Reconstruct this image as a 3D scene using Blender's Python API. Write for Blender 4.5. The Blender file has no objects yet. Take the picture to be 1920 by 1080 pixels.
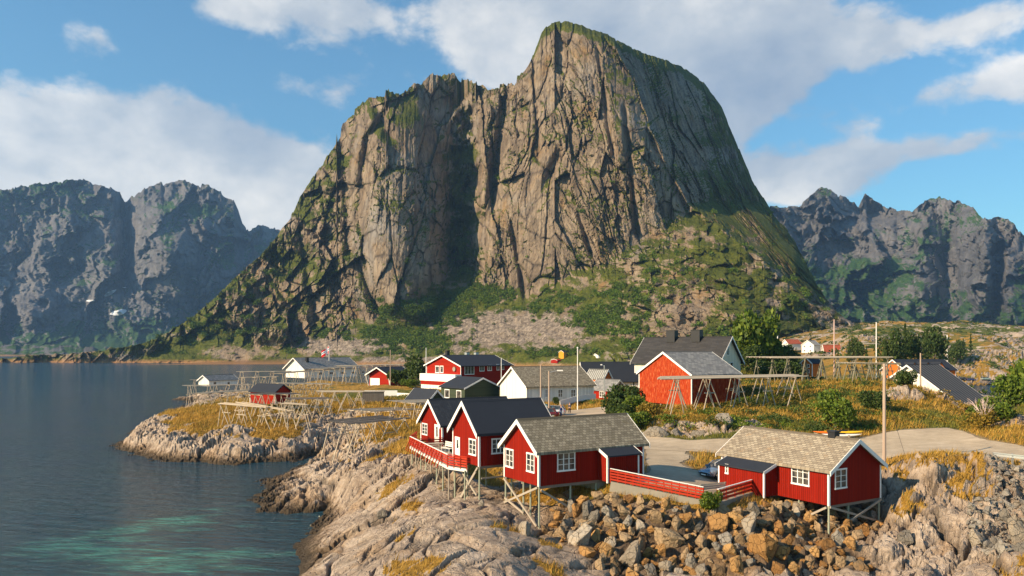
import bpy, bmesh, math, random
import numpy as np
from mathutils import Vector, Matrix, Quaternion
from mathutils.geometry import delaunay_2d_cdt

# ------------------------------------------------------------------ camera, sky, sun, exposure
SC = bpy.context.scene
COL = SC.collection
F, CX, HY, CH = 1400.0, 960.0, 655.0, 17.0       # focal length (1920-wide pixels), centre column, horizon row, eye height
cam_d = bpy.data.cameras.new('camera'); cam = bpy.data.objects.new('camera', cam_d); COL.objects.link(cam)
cam.location = (0, 0, CH); cam.rotation_euler = (math.pi/2, 0, 0)
cam_d.sensor_width = 36; cam_d.lens = 36*F/1920; cam_d.shift_y = (HY-540)/1920
cam_d.clip_start = 0.5; cam_d.clip_end = 30000
SC.camera = cam
SUN_H = Vector((-0.88, -0.475)).normalized(); SUN_EL = math.radians(27)
sun_dir = Vector((SUN_H.x*math.cos(SUN_EL), SUN_H.y*math.cos(SUN_EL), math.sin(SUN_EL)))
sl = bpy.data.lights.new('sun', 'SUN'); sl.energy = 5.0; sl.angle = math.radians(0.6); sl.color = (1.0, 0.77, 0.50)
so = bpy.data.objects.new('sun', sl); COL.objects.link(so); so.location = (-200, -80, 150)
so.rotation_euler = sun_dir.to_track_quat('Z', 'Y').to_euler()
SC.view_settings.view_transform = 'Standard'; SC.view_settings.look = 'None'
SC.view_settings.exposure = 0.72; SC.view_settings.gamma = 1; SC.view_settings.use_curve_mapping = False
SC.cycles.max_bounces = 5; SC.cycles.diffuse_bounces = 3; SC.cycles.glossy_bounces = 3
SC.cycles.transparent_max_bounces = 6; SC.cycles.volume_bounces = 1

# ------------------------------------------------------------------ node helpers
class NT:
    def __init__(s, tree): s.t = tree; s.n = tree.nodes; s.l = tree.links
    def new(s, typ, **kw):
        nd = s.n.new(typ)
        for k, v in kw.items():
            if k.startswith('i_'): s.set(nd, k[2:], v)
            else: setattr(nd, k, v)
        return nd
    def set(s, nd, key, v):
        key = int(key) if key.isdigit() else key.replace('_', ' ')
        inp = nd.inputs[key]
        if hasattr(v, 'is_linked') or isinstance(v, bpy.types.NodeSocket): s.l.new(v, inp)
        else: inp.default_value = v
    def math(s, op, a, b=0.0, c=0.0, clamp=False):
        nd = s.n.new('ShaderNodeMath'); nd.operation = op; nd.use_clamp = clamp
        for i, v in enumerate((a, b, c)):
            if isinstance(v, bpy.types.NodeSocket): s.l.new(v, nd.inputs[i])
            else: nd.inputs[i].default_value = v
        return nd.outputs[0]
    def mix(s, f, a, b, blend='MIX'):
        nd = s.n.new('ShaderNodeMix'); nd.data_type = 'RGBA'; nd.blend_type = blend
        for k, v in ((0, f), (6, a), (7, b)):
            if isinstance(v, bpy.types.NodeSocket): s.l.new(v, nd.inputs[k])
            else: nd.inputs[k].default_value = (*v, 1) if k and len(v) == 3 else v
        return nd.outputs[2]
    def noise(s, scale, detail=4, rough=0.55, vec=None, dist=0.0, stretch=None):
        if stretch is not None:
            m = s.n.new('ShaderNodeMapping'); m.inputs['Scale'].default_value = stretch
            s.l.new(vec, m.inputs['Vector']); vec = m.outputs[0]
        nd = s.n.new('ShaderNodeTexNoise'); nd.inputs['Scale'].default_value = scale
        nd.inputs['Detail'].default_value = detail; nd.inputs['Roughness'].default_value = rough
        nd.inputs['Distortion'].default_value = dist
        if vec is not None: s.l.new(vec, nd.inputs['Vector'])
        return nd.outputs['Fac']
    def ramp(s, f, stops):
        nd = s.n.new('ShaderNodeValToRGB'); cr = nd.color_ramp
        while len(cr.elements) > len(stops): cr.elements.remove(cr.elements[-1])
        while len(cr.elements) < len(stops): cr.elements.new(0.5)
        for e, (p, c) in zip(cr.elements, stops):
            e.position = p; e.color = (*c, 1) if len(c) == 3 else c
        s.l.new(f, nd.inputs[0]); return nd.outputs[0]
    def range(s, v, a, b, c=0.0, d=1.0, smooth=False):
        nd = s.n.new('ShaderNodeMapRange'); nd.clamp = True
        if smooth: nd.interpolation_type = 'SMOOTHSTEP'
        s.l.new(v, nd.inputs[0])
        for i, x in enumerate((a, b, c, d)): nd.inputs[i+1].default_value = x
        return nd.outputs[0]
    def attr(s, name): return s.new('ShaderNodeAttribute', attribute_name=name).outputs['Fac']
    def bump(s, h, strength=0.5, dist=0.1, normal=None):
        nd = s.n.new('ShaderNodeBump'); nd.inputs['Strength'].default_value = strength
        nd.inputs['Distance'].default_value = dist; s.l.new(h, nd.inputs['Height'])
        if normal is not None: s.l.new(normal, nd.inputs['Normal'])
        return nd.outputs[0]

def material(name):
    m = bpy.data.materials.new(name); m.use_nodes = True
    t = NT(m.node_tree); t.n.clear()
    out = t.new('ShaderNodeOutputMaterial'); p = t.new('ShaderNodeBsdfPrincipled')
    p.inputs['Roughness'].default_value = 0.85; p.inputs['Specular IOR Level'].default_value = 0.25
    t.l.new(p.outputs[0], out.inputs[0])
    return m, t, p

# ------------------------------------------------------------------ world: physical sky with procedural clouds by direction
W = bpy.data.worlds.new('World'); SC.world = W; W.use_nodes = True
t = NT(W.node_tree); t.n.clear()
sky = t.new('ShaderNodeTexSky', sky_type='NISHITA', sun_disc=False, sun_elevation=SUN_EL,
            sun_rotation=math.atan2(SUN_H.x, SUN_H.y), altitude=10, air_density=1.3, dust_density=0.6, ozone_density=2.5)
bg = t.new('ShaderNodeBackground'); wout = t.new('ShaderNodeOutputWorld')
tc = t.new('ShaderNodeTexCoord').outputs['Generated']
sep = t.new('ShaderNodeSeparateXYZ', i_0=tc)
dx, dy, dz = sep.outputs
hl = t.math('SQRT', t.math('ADD', t.math('MULTIPLY', dx, dx), t.math('MULTIPLY', dy, dy)))
az = t.math('ARCTAN2', dx, dy)                        # azimuth from +Y
el = t.math('ARCTAN2', dz, hl)
def azel(px, py):
    x, z = (px-CX)/F, (HY-py)/F
    return math.atan2(x, 1), math.atan2(z, math.hypot(x, 1))
cvec = t.new('ShaderNodeCombineXYZ', i_0=az, i_1=t.math('MULTIPLY', el, 1.5), i_2=0.0).outputs[0]
n1 = t.noise(5.5, 10, 0.60, cvec, 0.1)
cv2 = t.new('ShaderNodeVectorMath', operation='ADD', i_0=cvec); cv2.inputs[1].default_value = (-0.035, 0.05, 0.02)
n2 = t.noise(5.5, 10, 0.60, cv2.outputs[0], 0.1)
n3 = t.noise(13.0, 7, 0.6, cvec, 0.3)
n4 = t.noise(3.2, 5, 0.5, cvec, 0.2)
#        px   py    rx   ry  weight
CLOUDS = [(60, 315, 300, 92, .95), (340, 315, 240, 110, 1.15), (520, 400, 170, 70, .8), (-150, 340, 240, 110, .8), (140, 60, 60, 36, .42), (450, 10, 170, 50, .65),
          (640, 5, 90, 40, .5), (620, 150, 120, 40, .26), (1130, 30, 330, 120, 1.1), (1330, 60, 200, 105, 1.0), (1260, 190, 190, 110, .85), (950, 80, 120, 70, .5),
          (1650, 60, 60, 60, .45), (1780, 60, 110, 30, .42), (1890, 20, 80, 40, .45), (1890, 145, 80, 34, .6), (1740, 175, 100, 22, .3),
          (1620, 290, 190, 32, .55), (1780, 275, 100, 22, .35), (1640, 215, 90, 30, .3), (1490, 345, 100, 35, .65), (1600, 350, 140, 30, .35), (2200, 160, 160, 80, .6)]
acc = None
for (px, py, rx, ry, w) in CLOUDS:
    a0, e0 = azel(px, py); ra, re = rx/F, ry/F
    u = t.math('DIVIDE', t.math('SUBTRACT', az, a0), ra); v = t.math('DIVIDE', t.math('SUBTRACT', el, e0), re)
    r2 = t.math('ADD', t.math('MULTIPLY', u, u), t.math('MULTIPLY', v, v))
    g = t.math('MULTIPLY', t.math('EXPONENT', t.math('MULTIPLY', r2, -0.8)), w)
    acc = g if acc is None else t.math('ADD', acc, g)
far_az = t.range(t.math('ABSOLUTE', az), 0.9, 1.3)    # scattered cloud over the rest of the sky
acc = t.math('ADD', acc, t.math('MULTIPLY', far_az, 0.42))
nn = t.math('ADD', t.math('MULTIPLY', t.math('SUBTRACT', n1, 0.5), 1.5), t.math('MULTIPLY', t.math('SUBTRACT', n3, 0.5), 0.75))
dens = t.range(t.math('ADD', acc, nn), 0.47, 0.76, 0, 1, True)
lit = t.range(t.math('SUBTRACT', n1, n2), -0.16, 0.14)
lit = t.math('ADD', t.math('MULTIPLY', lit, 0.35), t.math('MULTIPLY', t.range(n4, 0.36, 0.62), 0.65))
ccol = t.ramp(lit, [(0.0, (2.9, 3.4, 4.2)), (0.45, (5.0, 5.2, 5.4)), (0.8, (8.2, 7.8, 7.2)), (1.0, (10.4, 9.6, 8.6))])
skyb = t.mix(1.0, sky.outputs[0], (0.62, 1.06, 1.22), 'MULTIPLY')
mixc = t.mix(t.math('MULTIPLY', dens, 0.93), skyb, ccol)
t.l.new(mixc, bg.inputs[0]); bg.inputs[1].default_value = 0.078
t.l.new(bg.outputs[0], wout.inputs[0])

# ------------------------------------------------------------------ projection helpers (photo pixel + distance -> place)
def P(px, py, Y): return Vector(((px-CX)/F*Y, Y, CH-(py-HY)/F*Y))
def G(px, py, z=0.0):
    Y = (CH-z)*F/(py-HY); return (float((px-CX)/F*Y), float(Y), float(z))

# ------------------------------------------------------------------ numpy noise
def _h(ix, iy, seed):
    h = (ix.astype(np.int64)*374761393 + iy.astype(np.int64)*668265263 + seed*974634777) & 0xffffffff
    h = ((h ^ (h >> 13))*1274126177) & 0xffffffff
    h = ((h ^ (h >> 15))*2246822519) & 0xffffffff
    return (h ^ (h >> 16)) & 0xffffffff
def perlin(x, y, seed=0):
    ix = np.floor(x); iy = np.floor(y); fx = x-ix; fy = y-iy
    u = fx*fx*fx*(fx*(fx*6-15)+10); v = fy*fy*fy*(fy*(fy*6-15)+10)
    def g(a, b):
        th = _h(ix+a, iy+b, seed)*(2*np.pi/4294967296.0)
        return np.cos(th)*(fx-a)+np.sin(th)*(fy-b)
    a = g(0, 0); b = g(1, 0); c = g(0, 1); d = g(1, 1)
    return ((a+(b-a)*u)*(1-v)+(c+(d-c)*u)*v)*1.5
def fbm(x, y, o=5, seed=0, gain=0.5):
    s = 0; a = 1; f = 1
    for i in range(o): s = s+a*perlin(x*f+i*7.3, y*f-i*3.1, seed+i); a *= gain; f *= 2.03
    return s
def ridged(x, y, o=5, seed=0, gain=0.5):
    s = 0; a = 1; f = 1; n = 0
    for i in range(o):
        s = s+a*(1-2*np.abs(perlin(x*f+i*5.7, y*f+i*2.3, seed+i))); n += a; a *= gain; f *= 2.07
    return s/n
def worley(x, y, seed=0, jit=0.9):
    ix = np.floor(x); iy = np.floor(y)
    f1 = np.full(x.shape, 9.0); f2 = np.full(x.shape, 9.0); idv = np.zeros(x.shape)
    for a in (-1, 0, 1):
        for b in (-1, 0, 1):
            h1 = _h(ix+a, iy+b, seed)/4294967296.0; h2 = _h(ix+a, iy+b, seed+77)/4294967296.0
            d = np.hypot(ix+a+.5+(h1-.5)*jit-x, iy+b+.5+(h2-.5)*jit-y)
            near = d < f1
            f2 = np.where(near, f1, np.minimum(f2, d)); idv = np.where(near, _h(ix+a, iy+b, seed+191)/4294967296.0, idv)
            f1 = np.where(near, d, f1)
    return f1, f2, idv
def facets(x, y, seed=0, tilt=1.0, jit=0.95):
    """faceted height: every cell is a randomly tilted plane, as in fractured rock"""
    ix = np.floor(x); iy = np.floor(y); best = np.full(x.shape, 9.0); val = np.zeros(x.shape); f2 = np.full(x.shape, 9.0)
    for a in (-1, 0, 1):
        for b in (-1, 0, 1):
            h1, h2, h3, h4, h5 = [_h(ix+a, iy+b, seed+k)/4294967296.0-.5 for k in (0, 77, 191, 311, 433)]
            ddx = x-(ix+a+.5+h1*jit); ddy = y-(iy+b+.5+h2*jit); d = np.hypot(ddx, ddy); near = d < best
            f2 = np.where(near, best, np.minimum(f2, d)); best = np.where(near, d, best)
            val = np.where(near, h3+tilt*(h4*ddx+h5*ddy)*2, val)
    return val, f2-best
def sstep(a, b, x):
    t_ = np.clip((x-a)/(b-a), 0, 1); return t_*t_*(3-2*t_)

# ------------------------------------------------------------------ object helpers
def link(name, data, parent=None):
    o = bpy.data.objects.new(name, data); COL.objects.link(o)
    if parent is not None: o.parent = parent
    return o
def tag(o, label=None, cat=None, group=None, kind=None):
    if label: o['label'] = label
    if cat: o['category'] = cat
    if group: o['group'] = group
    if kind: o['kind'] = kind
    return o
def thing(name, label, cat, loc=(0, 0, 0), rz=0.0, group=None):
    o = link(name, None); o.location = loc; o.rotation_euler = (0, 0, rz)
    return tag(o, label, cat, group)
def npmesh(name, V, Fc, mat, smooth=False, attrs=None, uv=None):
    """V (n,3); Fc (m,k) with k 3 or 4."""
    me = bpy.data.meshes.new(name); V = np.asarray(V, np.float32); Fc = np.asarray(Fc, np.int32)
    k = Fc.shape[1]; me.vertices.add(len(V)); me.vertices.foreach_set('co', V.ravel())
    me.loops.add(Fc.size); me.loops.foreach_set('vertex_index', Fc.ravel())
    me.polygons.add(len(Fc)); me.polygons.foreach_set('loop_start', np.arange(0, Fc.size, k, dtype=np.int32))
    me.polygons.foreach_set('loop_total', np.full(len(Fc), k, np.int32))
    me.polygons.foreach_set('use_smooth', np.full(len(Fc), smooth))
    me.update(calc_edges=True)
    for an, av in (attrs or {}).items():
        a = me.attributes.new(an, 'FLOAT', 'POINT'); a.data.foreach_set('value', np.asarray(av, np.float32).ravel())
    if mat: me.materials.append(mat)
    return me
def gridfaces(nr, nc):
    i = np.arange(nr*nc).reshape(nr, nc)
    return np.stack([i[:-1, :-1], i[:-1, 1:], i[1:, 1:], i[1:, :-1]], -1).reshape(-1, 4)
class MB:
    """collects boxes, prisms and tubes into one mesh"""
    def __init__(s): s.v = []; s.f = []; s.uv = {}
    def add(s, vs, fs):
        o = len(s.v); s.v += [tuple(v) for v in vs]; s.f += [tuple(i+o for i in f) for f in fs]; return s
    def box(s, x0, x1, y0, y1, z0, z1):
        return s.add([(x0, y0, z0), (x1, y0, z0), (x1, y1, z0), (x0, y1, z0), (x0, y0, z1), (x1, y0, z1), (x1, y1, z1), (x0, y1, z1)],
                     [(0, 3, 2, 1), (4, 5, 6, 7), (0, 1, 5, 4), (1, 2, 6, 5), (2, 3, 7, 6), (3, 0, 4, 7)])
    def bar(s, p, q, w, h, up=(0, 0, 1)):
        p = Vector(p); q = Vector(q); d = (q-p).normalized(); up = Vector(up)
        if abs(d.dot(up)) > .98: up = Vector((1, 0, 0))
        sd = d.cross(up).normalized(); u = sd.cross(d)
        vs = [c+sd*a*w/2+u*b*h/2 for c in (p, q) for a, b in ((-1, -1), (1, -1), (1, 1), (-1, 1))]
        return s.add(vs, [(3, 2, 1, 0), (4, 5, 6, 7), (0, 1, 5, 4), (1, 2, 6, 5), (2, 3, 7, 6), (3, 0, 4, 7)])
    def tube(s, p, q, r0, r1=None, n=8):
        p = Vector(p); q = Vector(q); r1 = r0 if r1 is None else r1
        d = (q-p).normalized(); a = d.orthogonal().normalized(); b = d.cross(a)
        vs = [c+(a*math.cos(2*math.pi*i/n)+b*math.sin(2*math.pi*i/n))*r for c, r in ((p, r0), (q, r1)) for i in range(n)]
        fs = [(i, (i+1) % n, n+(i+1) % n, n+i) for i in range(n)]+[tuple(range(n-1, -1, -1)), tuple(range(n, 2*n))]
        return s.add(vs, fs)
    def prism(s, poly, axis, a, b):
        """extrude a 2-D polygon (in the two other axes) along axis from a to b"""
        n = len(poly); vs = []
        for c in (a, b):
            for (u, v) in poly: vs.append({'x': (c, u, v), 'y': (u, c, v), 'z': (u, v, c)}[axis])
        return s.add(vs, [tuple(range(n-1, -1, -1)), tuple(range(n, 2*n))]+[(i, (i+1) % n, n+(i+1) % n, n+i) for i in range(n)])
    def mesh(s, name, mat, smooth=False):
        me = bpy.data.meshes.new(name); me.from_pydata(s.v, [], s.f)
        bm = bmesh.new(); bm.from_mesh(me); bmesh.ops.recalc_face_normals(bm, faces=bm.faces); bm.to_mesh(me); bm.free()
        if mat: me.materials.append(mat)
        if smooth: me.polygons.foreach_set('use_smooth', [True]*len(me.polygons))
        return me
    def build(s, name, mat, parent=None, smooth=False): return link(name, s.mesh(name, mat, smooth), parent)
_unit = {}
def pole(name, p, q, r, mat, parent=None):
    """a slim tapered round timber or metal pole; all poles of one material share mesh data"""
    if mat.name not in _unit:
        _unit[mat.name] = MB().tube((0, 0, -.5), (0, 0, .5), 1.0, 0.8, 7).mesh('pole', mat, False)
    o = link(name, _unit[mat.name], parent); p = Vector(p); q = Vector(q); d = q-p
    o.location = (p+q)/2; o.rotation_mode = 'QUATERNION'; o.rotation_quaternion = d.to_track_quat('Z', 'Y')
    o.scale = (r, r, d.length); return o
rnd = random.Random(7)
# ------------------------------------------------------------------ materials
def simple(name, col, rough=0.8, var=0.25, scale=6.0, bump=0.15, metal=0.0, spec=0.3):
    m, t, p = material(name); oc = t.new('ShaderNodeTexCoord').outputs['Object']
    n = t.noise(scale, 5, 0.6, oc); n2 = t.noise(scale*.17, 3, 0.5, oc)
    c = t.mix(t.math('MULTIPLY', t.math('ADD', n, n2), 0.5), tuple(x*(1-var) for x in col), tuple(min(1, x*(1+var)) for x in col))
    t.l.new(c, p.inputs['Base Color']); p.inputs['Roughness'].default_value = rough; p.inputs['Metallic'].default_value = metal
    p.inputs['Specular IOR Level'].default_value = spec
    if bump: t.l.new(t.bump(n, bump, 0.02), p.inputs['Normal'])
    return m
def cladding(name, col, board=0.16, horizontal=False, wth=.60, wear=0.15, wearcol=(0.5, 0.2, 0.1), groove=0.55):
    """painted boards; object x+y runs along either wall, so one material serves both directions"""
    m, t, p = material(name); oc = t.new('ShaderNodeTexCoord').outputs['Object']
    s = t.new('ShaderNodeSeparateXYZ', i_0=oc)
    al = s.outputs[2] if horizontal else t.math('ADD', s.outputs[0], s.outputs[1])
    k = t.math('DIVIDE', al, board); fr = t.math('FRACT', k); idn = t.math('FLOOR', k)
    wn = t.new('ShaderNodeTexWhiteNoise', noise_dimensions='1D'); t.l.new(idn, wn.inputs['W'])
    gr = t.range(t.math('ABSOLUTE', t.math('SUBTRACT', fr, 0.5)), 0.30, 0.48, 1.0, 0.0, True)
    n = t.noise(2.5, 6, 0.65, oc, stretch=(3, 3, .5) if not horizontal else (.5, .5, 3))
    base = t.mix(t.math('MULTIPLY', t.math('ADD', wn.outputs[0], n), 0.5), tuple(x*0.72 for x in col), tuple(min(1, x*1.22) for x in col))
    base = t.mix(t.range(n, wth, wth+.13, 0, wear), base, wearcol)
    dk = t.mix(t.math('MULTIPLY', t.math('SUBTRACT', 1.0, gr), groove), base, tuple(x*0.28 for x in col))
    t.l.new(dk, p.inputs['Base Color']); p.inputs['Roughness'].default_value = 0.8; p.inputs['Specular IOR Level'].default_value = 0.08
    hh = t.math('ADD', gr, t.math('MULTIPLY', n, 0.3))
    t.l.new(t.bump(hh, 0.8, 0.03), p.inputs['Normal'])
    return m
def roofmat(name, c1, c2, c3, tw=0.3, th=0.25, rough=0.85, bump=0.6, mortar=0.02, offset=0.5, moss=None):
    m, t, p = material(name); uv = t.new('ShaderNodeTexCoord').outputs['UV']
    br = t.new('ShaderNodeTexBrick', offset=offset); t.l.new(uv, br.inputs['Vector'])
    br.inputs['Scale'].default_value = 1.0; br.inputs['Brick Width'].default_value = tw; br.inputs['Row Height'].default_value = th
    br.inputs['Mortar Size'].default_value = mortar; br.inputs['Mortar Smooth'].default_value = 0.3
    br.inputs['Color1'].default_value = (0, 0, 0, 1); br.inputs['Color2'].default_value = (1, 1, 1, 1); br.inputs['Mortar'].default_value = (0.5, 0.5, 0.5, 1)
    bw = t.new('ShaderNodeRGBToBW', i_0=br.outputs[0]).outputs[0]
    n = t.noise(1.3, 6, 0.65, uv); n2 = t.noise(14, 4, 0.7, uv)
    v = t.math('ADD', t.math('MULTIPLY', bw, 0.38), t.math('MULTIPLY', t.math('ADD', n, n2), 0.38))
    c = t.ramp(v, [(0.15, c1), (0.5, c2), (0.85, c3)])
    if moss: c = t.mix(t.range(n, 0.56, 0.72, 0, .6), c, moss)
    c = t.mix(t.math('MULTIPLY', br.outputs['Fac'], 0.7), c, tuple(x*0.35 for x in c1))
    t.l.new(c, p.inputs['Base Color']); p.inputs['Roughness'].default_value = rough
    sv = t.new('ShaderNodeSeparateXYZ', i_0=uv).outputs[1]
    saw = t.math('FRACT', t.math('DIVIDE', sv, th))
    h = t.math('ADD', t.math('MULTIPLY', br.outputs['Fac'], -1.0), t.math('ADD', t.math('MULTIPLY', saw, -0.6), t.math('MULTIPLY', n2, 0.4)))
    t.l.new(t.bump(h, bump, 0.05), p.inputs['Normal'])
    return m
def ribbed(name, col, pitch=0.2, var=0.2, rough=0.85):
    m, t, p = material(name); uv = t.new('ShaderNodeTexCoord').outputs['UV']
    su = t.new('ShaderNodeSeparateXYZ', i_0=uv).outputs[0]
    w = t.math('ABSOLUTE', t.math('SUBTRACT', t.math('FRACT', t.math('DIVIDE', su, pitch)), 0.5))
    n = t.noise(1.2, 5, 0.6, uv)
    c = t.mix(n, tuple(x*(1-var) for x in col), tuple(x*(1+var) for x in col))
    c = t.mix(t.range(w, 0.3, 0.5, 0, .8), c, tuple(x*.25 for x in col))
    c = t.mix(t.range(w, 0.20, 0.12, 0, .8), c, tuple(min(1, x*2.2) for x in col))
    t.l.new(c, p.inputs['Base Color']); p.inputs['Roughness'].default_value = rough
    t.l.new(t.bump(w, 0.7, 0.05), p.inputs['Normal']); return m
M = {}
M['red'] = cladding('red_boards', (0.235, 0.012, 0.005), 0.19)
M['red2'] = cladding('old_red_boards', (0.35, 0.035, 0.008), 0.20, wear=0.85, wth=.5, wearcol=(0.60, 0.17, 0.065))
M['redh'] = cladding('red_horizontal_boards', (0.32, 0.018, 0.007), 0.18, horizontal=True)
M['white_boards'] = cladding('white_boards', (0.80, 0.77, 0.70), 0.2, wear=0.2, wearcol=(.6, .58, .5), groove=0.25)
M['cream'] = cladding('cream_boards', (0.78, 0.72, 0.55), 0.2, wear=0.1, groove=0.25)
M['green'] = cladding('dark_green_boards', (0.060, 0.078, 0.050), 0.2, horizontal=True)
M['orange'] = cladding('orange_boards', (0.62, 0.17, 0.03), 0.2)
M['yellow'] = cladding('yellow_boards', (0.72, 0.33, 0.03), 0.2)
M['white'] = simple('white_paint', (0.80, 0.78, 0.74), 0.6, 0.08, 5, 0.08)
M['whitew'] = simple('weathered_white', (0.66, 0.63, 0.58), 0.7, 0.2, 5, 0.1)
M['slate'] = roofmat('grey_slate', (0.10, 0.085, 0.058), (0.225, 0.19, 0.135), (0.40, 0.345, 0.25), 0.32, 0.27, moss=(0.16, 0.125, 0.06))
M['slate_warm'] = roofmat('brown_slate', (0.125, 0.10, 0.075), (0.265, 0.22, 0.165), (0.42, 0.36, 0.27), 0.42, 0.22, moss=(0.30, 0.17, 0.07))
M['slate_blue'] = roofmat('blue_grey_slate', (0.10, 0.10, 0.10), (0.20, 0.20, 0.20), (0.33, 0.32, 0.30), 0.6, 0.4)
M['tile_dark'] = roofmat('dark_roof_tiles', (0.022, 0.026, 0.034), (0.032, 0.036, 0.046), (0.05, 0.055, 0.065), 0.25, 0.35, rough=0.6, bump=0.8, offset=0)
M['felt'] = simple('dark_roofing_felt', (0.022, 0.026, 0.036), 0.75, 0.25, 3, 0.1)
M['tile_black'] = roofmat('black_roof_tiles', (0.028, 0.026, 0.026), (0.04, 0.038, 0.038), (0.06, 0.056, 0.054), 1.5, 0.36, rough=0.6, bump=0.7)
M['ribbed'] = ribbed('grey_ribbed_roofing', (0.075, 0.07, 0.068), 1.3)
M['ribbed_light'] = ribbed('pale_ribbed_roofing', (0.20, 0.20, 0.19), 0.6)
M['redtile'] = roofmat('red_roof_tiles', (0.30, 0.06, 0.03), (0.45, 0.10, 0.05), (0.55, 0.15, 0.08), 0.3, 0.35)
M['treated_dark'] = simple('dark_treated_timber', (0.19, 0.175, 0.12), 0.85, 0.3, 9, 0.3)
M['concrete'] = simple('concrete', (0.28, 0.25, 0.20), 0.9, 0.25, 4, 0.3)
M['greywood'] = simple('grey_timber', (0.34, 0.29, 0.23), 0.85, 0.35, 9, 0.3)
M['palewood'] = simple('bleached_timber', (0.50, 0.41, 0.30), 0.85, 0.3, 9, 0.3)
M['darkwood'] = simple('dark_weathered_timber', (0.20, 0.165, 0.135), 0.9, 0.35, 9, 0.3)
M['treated'] = simple('greenish_treated_timber', (0.30, 0.32, 0.24), 0.85, 0.3, 9, 0.3)
M['fence_red'] = simple('red_stained_fence_boards', (0.42, 0.030, 0.008), 0.75, 0.3, 6, 0.2)
M['black'] = simple('black_metal', (0.02, 0.02, 0.022), 0.5, 0.2, 5, 0.05)
M['steel'] = simple('galvanised_steel', (0.50, 0.50, 0.48), 0.4, 0.15, 4, 0.05, metal=0.7)
M['bark'] = simple('bark', (0.16, 0.13, 0.10), 0.9, 0.3, 8, 0.3)
M['rubber'] = simple('rubber', (0.015, 0.015, 0.016), 0.8, 0.2, 5, 0.0)
def glass():
    m, t, p = material('window_glass'); oc = t.new('ShaderNodeTexCoord').outputs['Object']
    n = t.noise(1.7, 2, .5, oc)
    t.l.new(t.mix(t.range(n, .4, .6), (0.02, 0.022, 0.025), (0.11, 0.10, 0.085)), p.inputs['Base Color'])
    p.inputs['Roughness'].default_value = 0.06; p.inputs['Specular IOR Level'].default_value = 0.7
    t.l.new(t.bump(t.noise(2.2, 2, .5, oc), .15, .05), p.inputs['Normal']); return m
M['glass'] = glass()
def car_paint(name, col):
    m, t, p = material(name); p.inputs['Base Color'].default_value = (*col, 1); p.inputs['Roughness'].default_value = 0.25
    p.inputs['Metallic'].default_value = 0.4; p.inputs['Coat Weight'].default_value = 0.8
    oc = t.new('ShaderNodeTexCoord').outputs['Object']
    t.l.new(t.mix(t.noise(3, 4, .6, oc), tuple(c*.9 for c in col), tuple(min(1, c*1.1) for c in col)), p.inputs['Base Color'])
    return m
def leafmat(name, c1, c2, c3):
    m, t, p = material(name); g = t.new('ShaderNodeNewGeometry'); ri = g.outputs['Random Per Island']
    pos = t.noise(0.35, 3, .5, t.new('ShaderNodeTexCoord').outputs['Object'])
    v = t.math('ADD', t.math('MULTIPLY', ri, 0.65), t.math('MULTIPLY', pos, 0.5))
    t.l.new(t.ramp(v, [(0.15, c1), (0.55, c2), (0.95, c3)]), p.inputs['Base Color'])
    p.inputs['Roughness'].default_value = 0.6; p.inputs['Specular IOR Level'].default_value = 0.25
    tr = t.new('ShaderNodeBsdfTranslucent'); t.l.new(t.ramp(v, [(0.15, c1), (0.55, c2), (0.95, c3)]), tr.inputs[0])
    mx = t.new('ShaderNodeMixShader'); mx.inputs[0].default_value = 0.3
    t.l.new(p.outputs[0], mx.inputs[1]); t.l.new(tr.outputs[0], mx.inputs[2])
    t.l.new(mx.outputs[0], [n for n in t.n if n.type == 'OUTPUT_MATERIAL'][0].inputs[0]); return m
M['leaf'] = leafmat('green_leaves', (0.035, 0.066, 0.008), (0.095, 0.15, 0.015), (0.21, 0.25, 0.03))
M['leaf_dark'] = leafmat('dark_leaves', (0.020, 0.044, 0.010), (0.050, 0.086, 0.017), (0.105, 0.135, 0.028))
M['leaf_mtn'] = leafmat('birch_leaves', (0.035, 0.075, 0.007), (0.085, 0.15, 0.012), (0.18, 0.23, 0.022))
M['leaf_scrub'] = leafmat('scrub_leaves', (0.09, 0.08, 0.014), (0.21, 0.155, 0.022), (0.42, 0.26, 0.04))
M['drygrass'] = leafmat('dry_grass', (0.20, 0.12, 0.020), (0.42, 0.24, 0.035), (0.62, 0.38, 0.08))
M['greengrass'] = leafmat('green_grass', (0.08, 0.09, 0.012), (0.15, 0.15, 0.020), (0.28, 0.23, 0.04))

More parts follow.
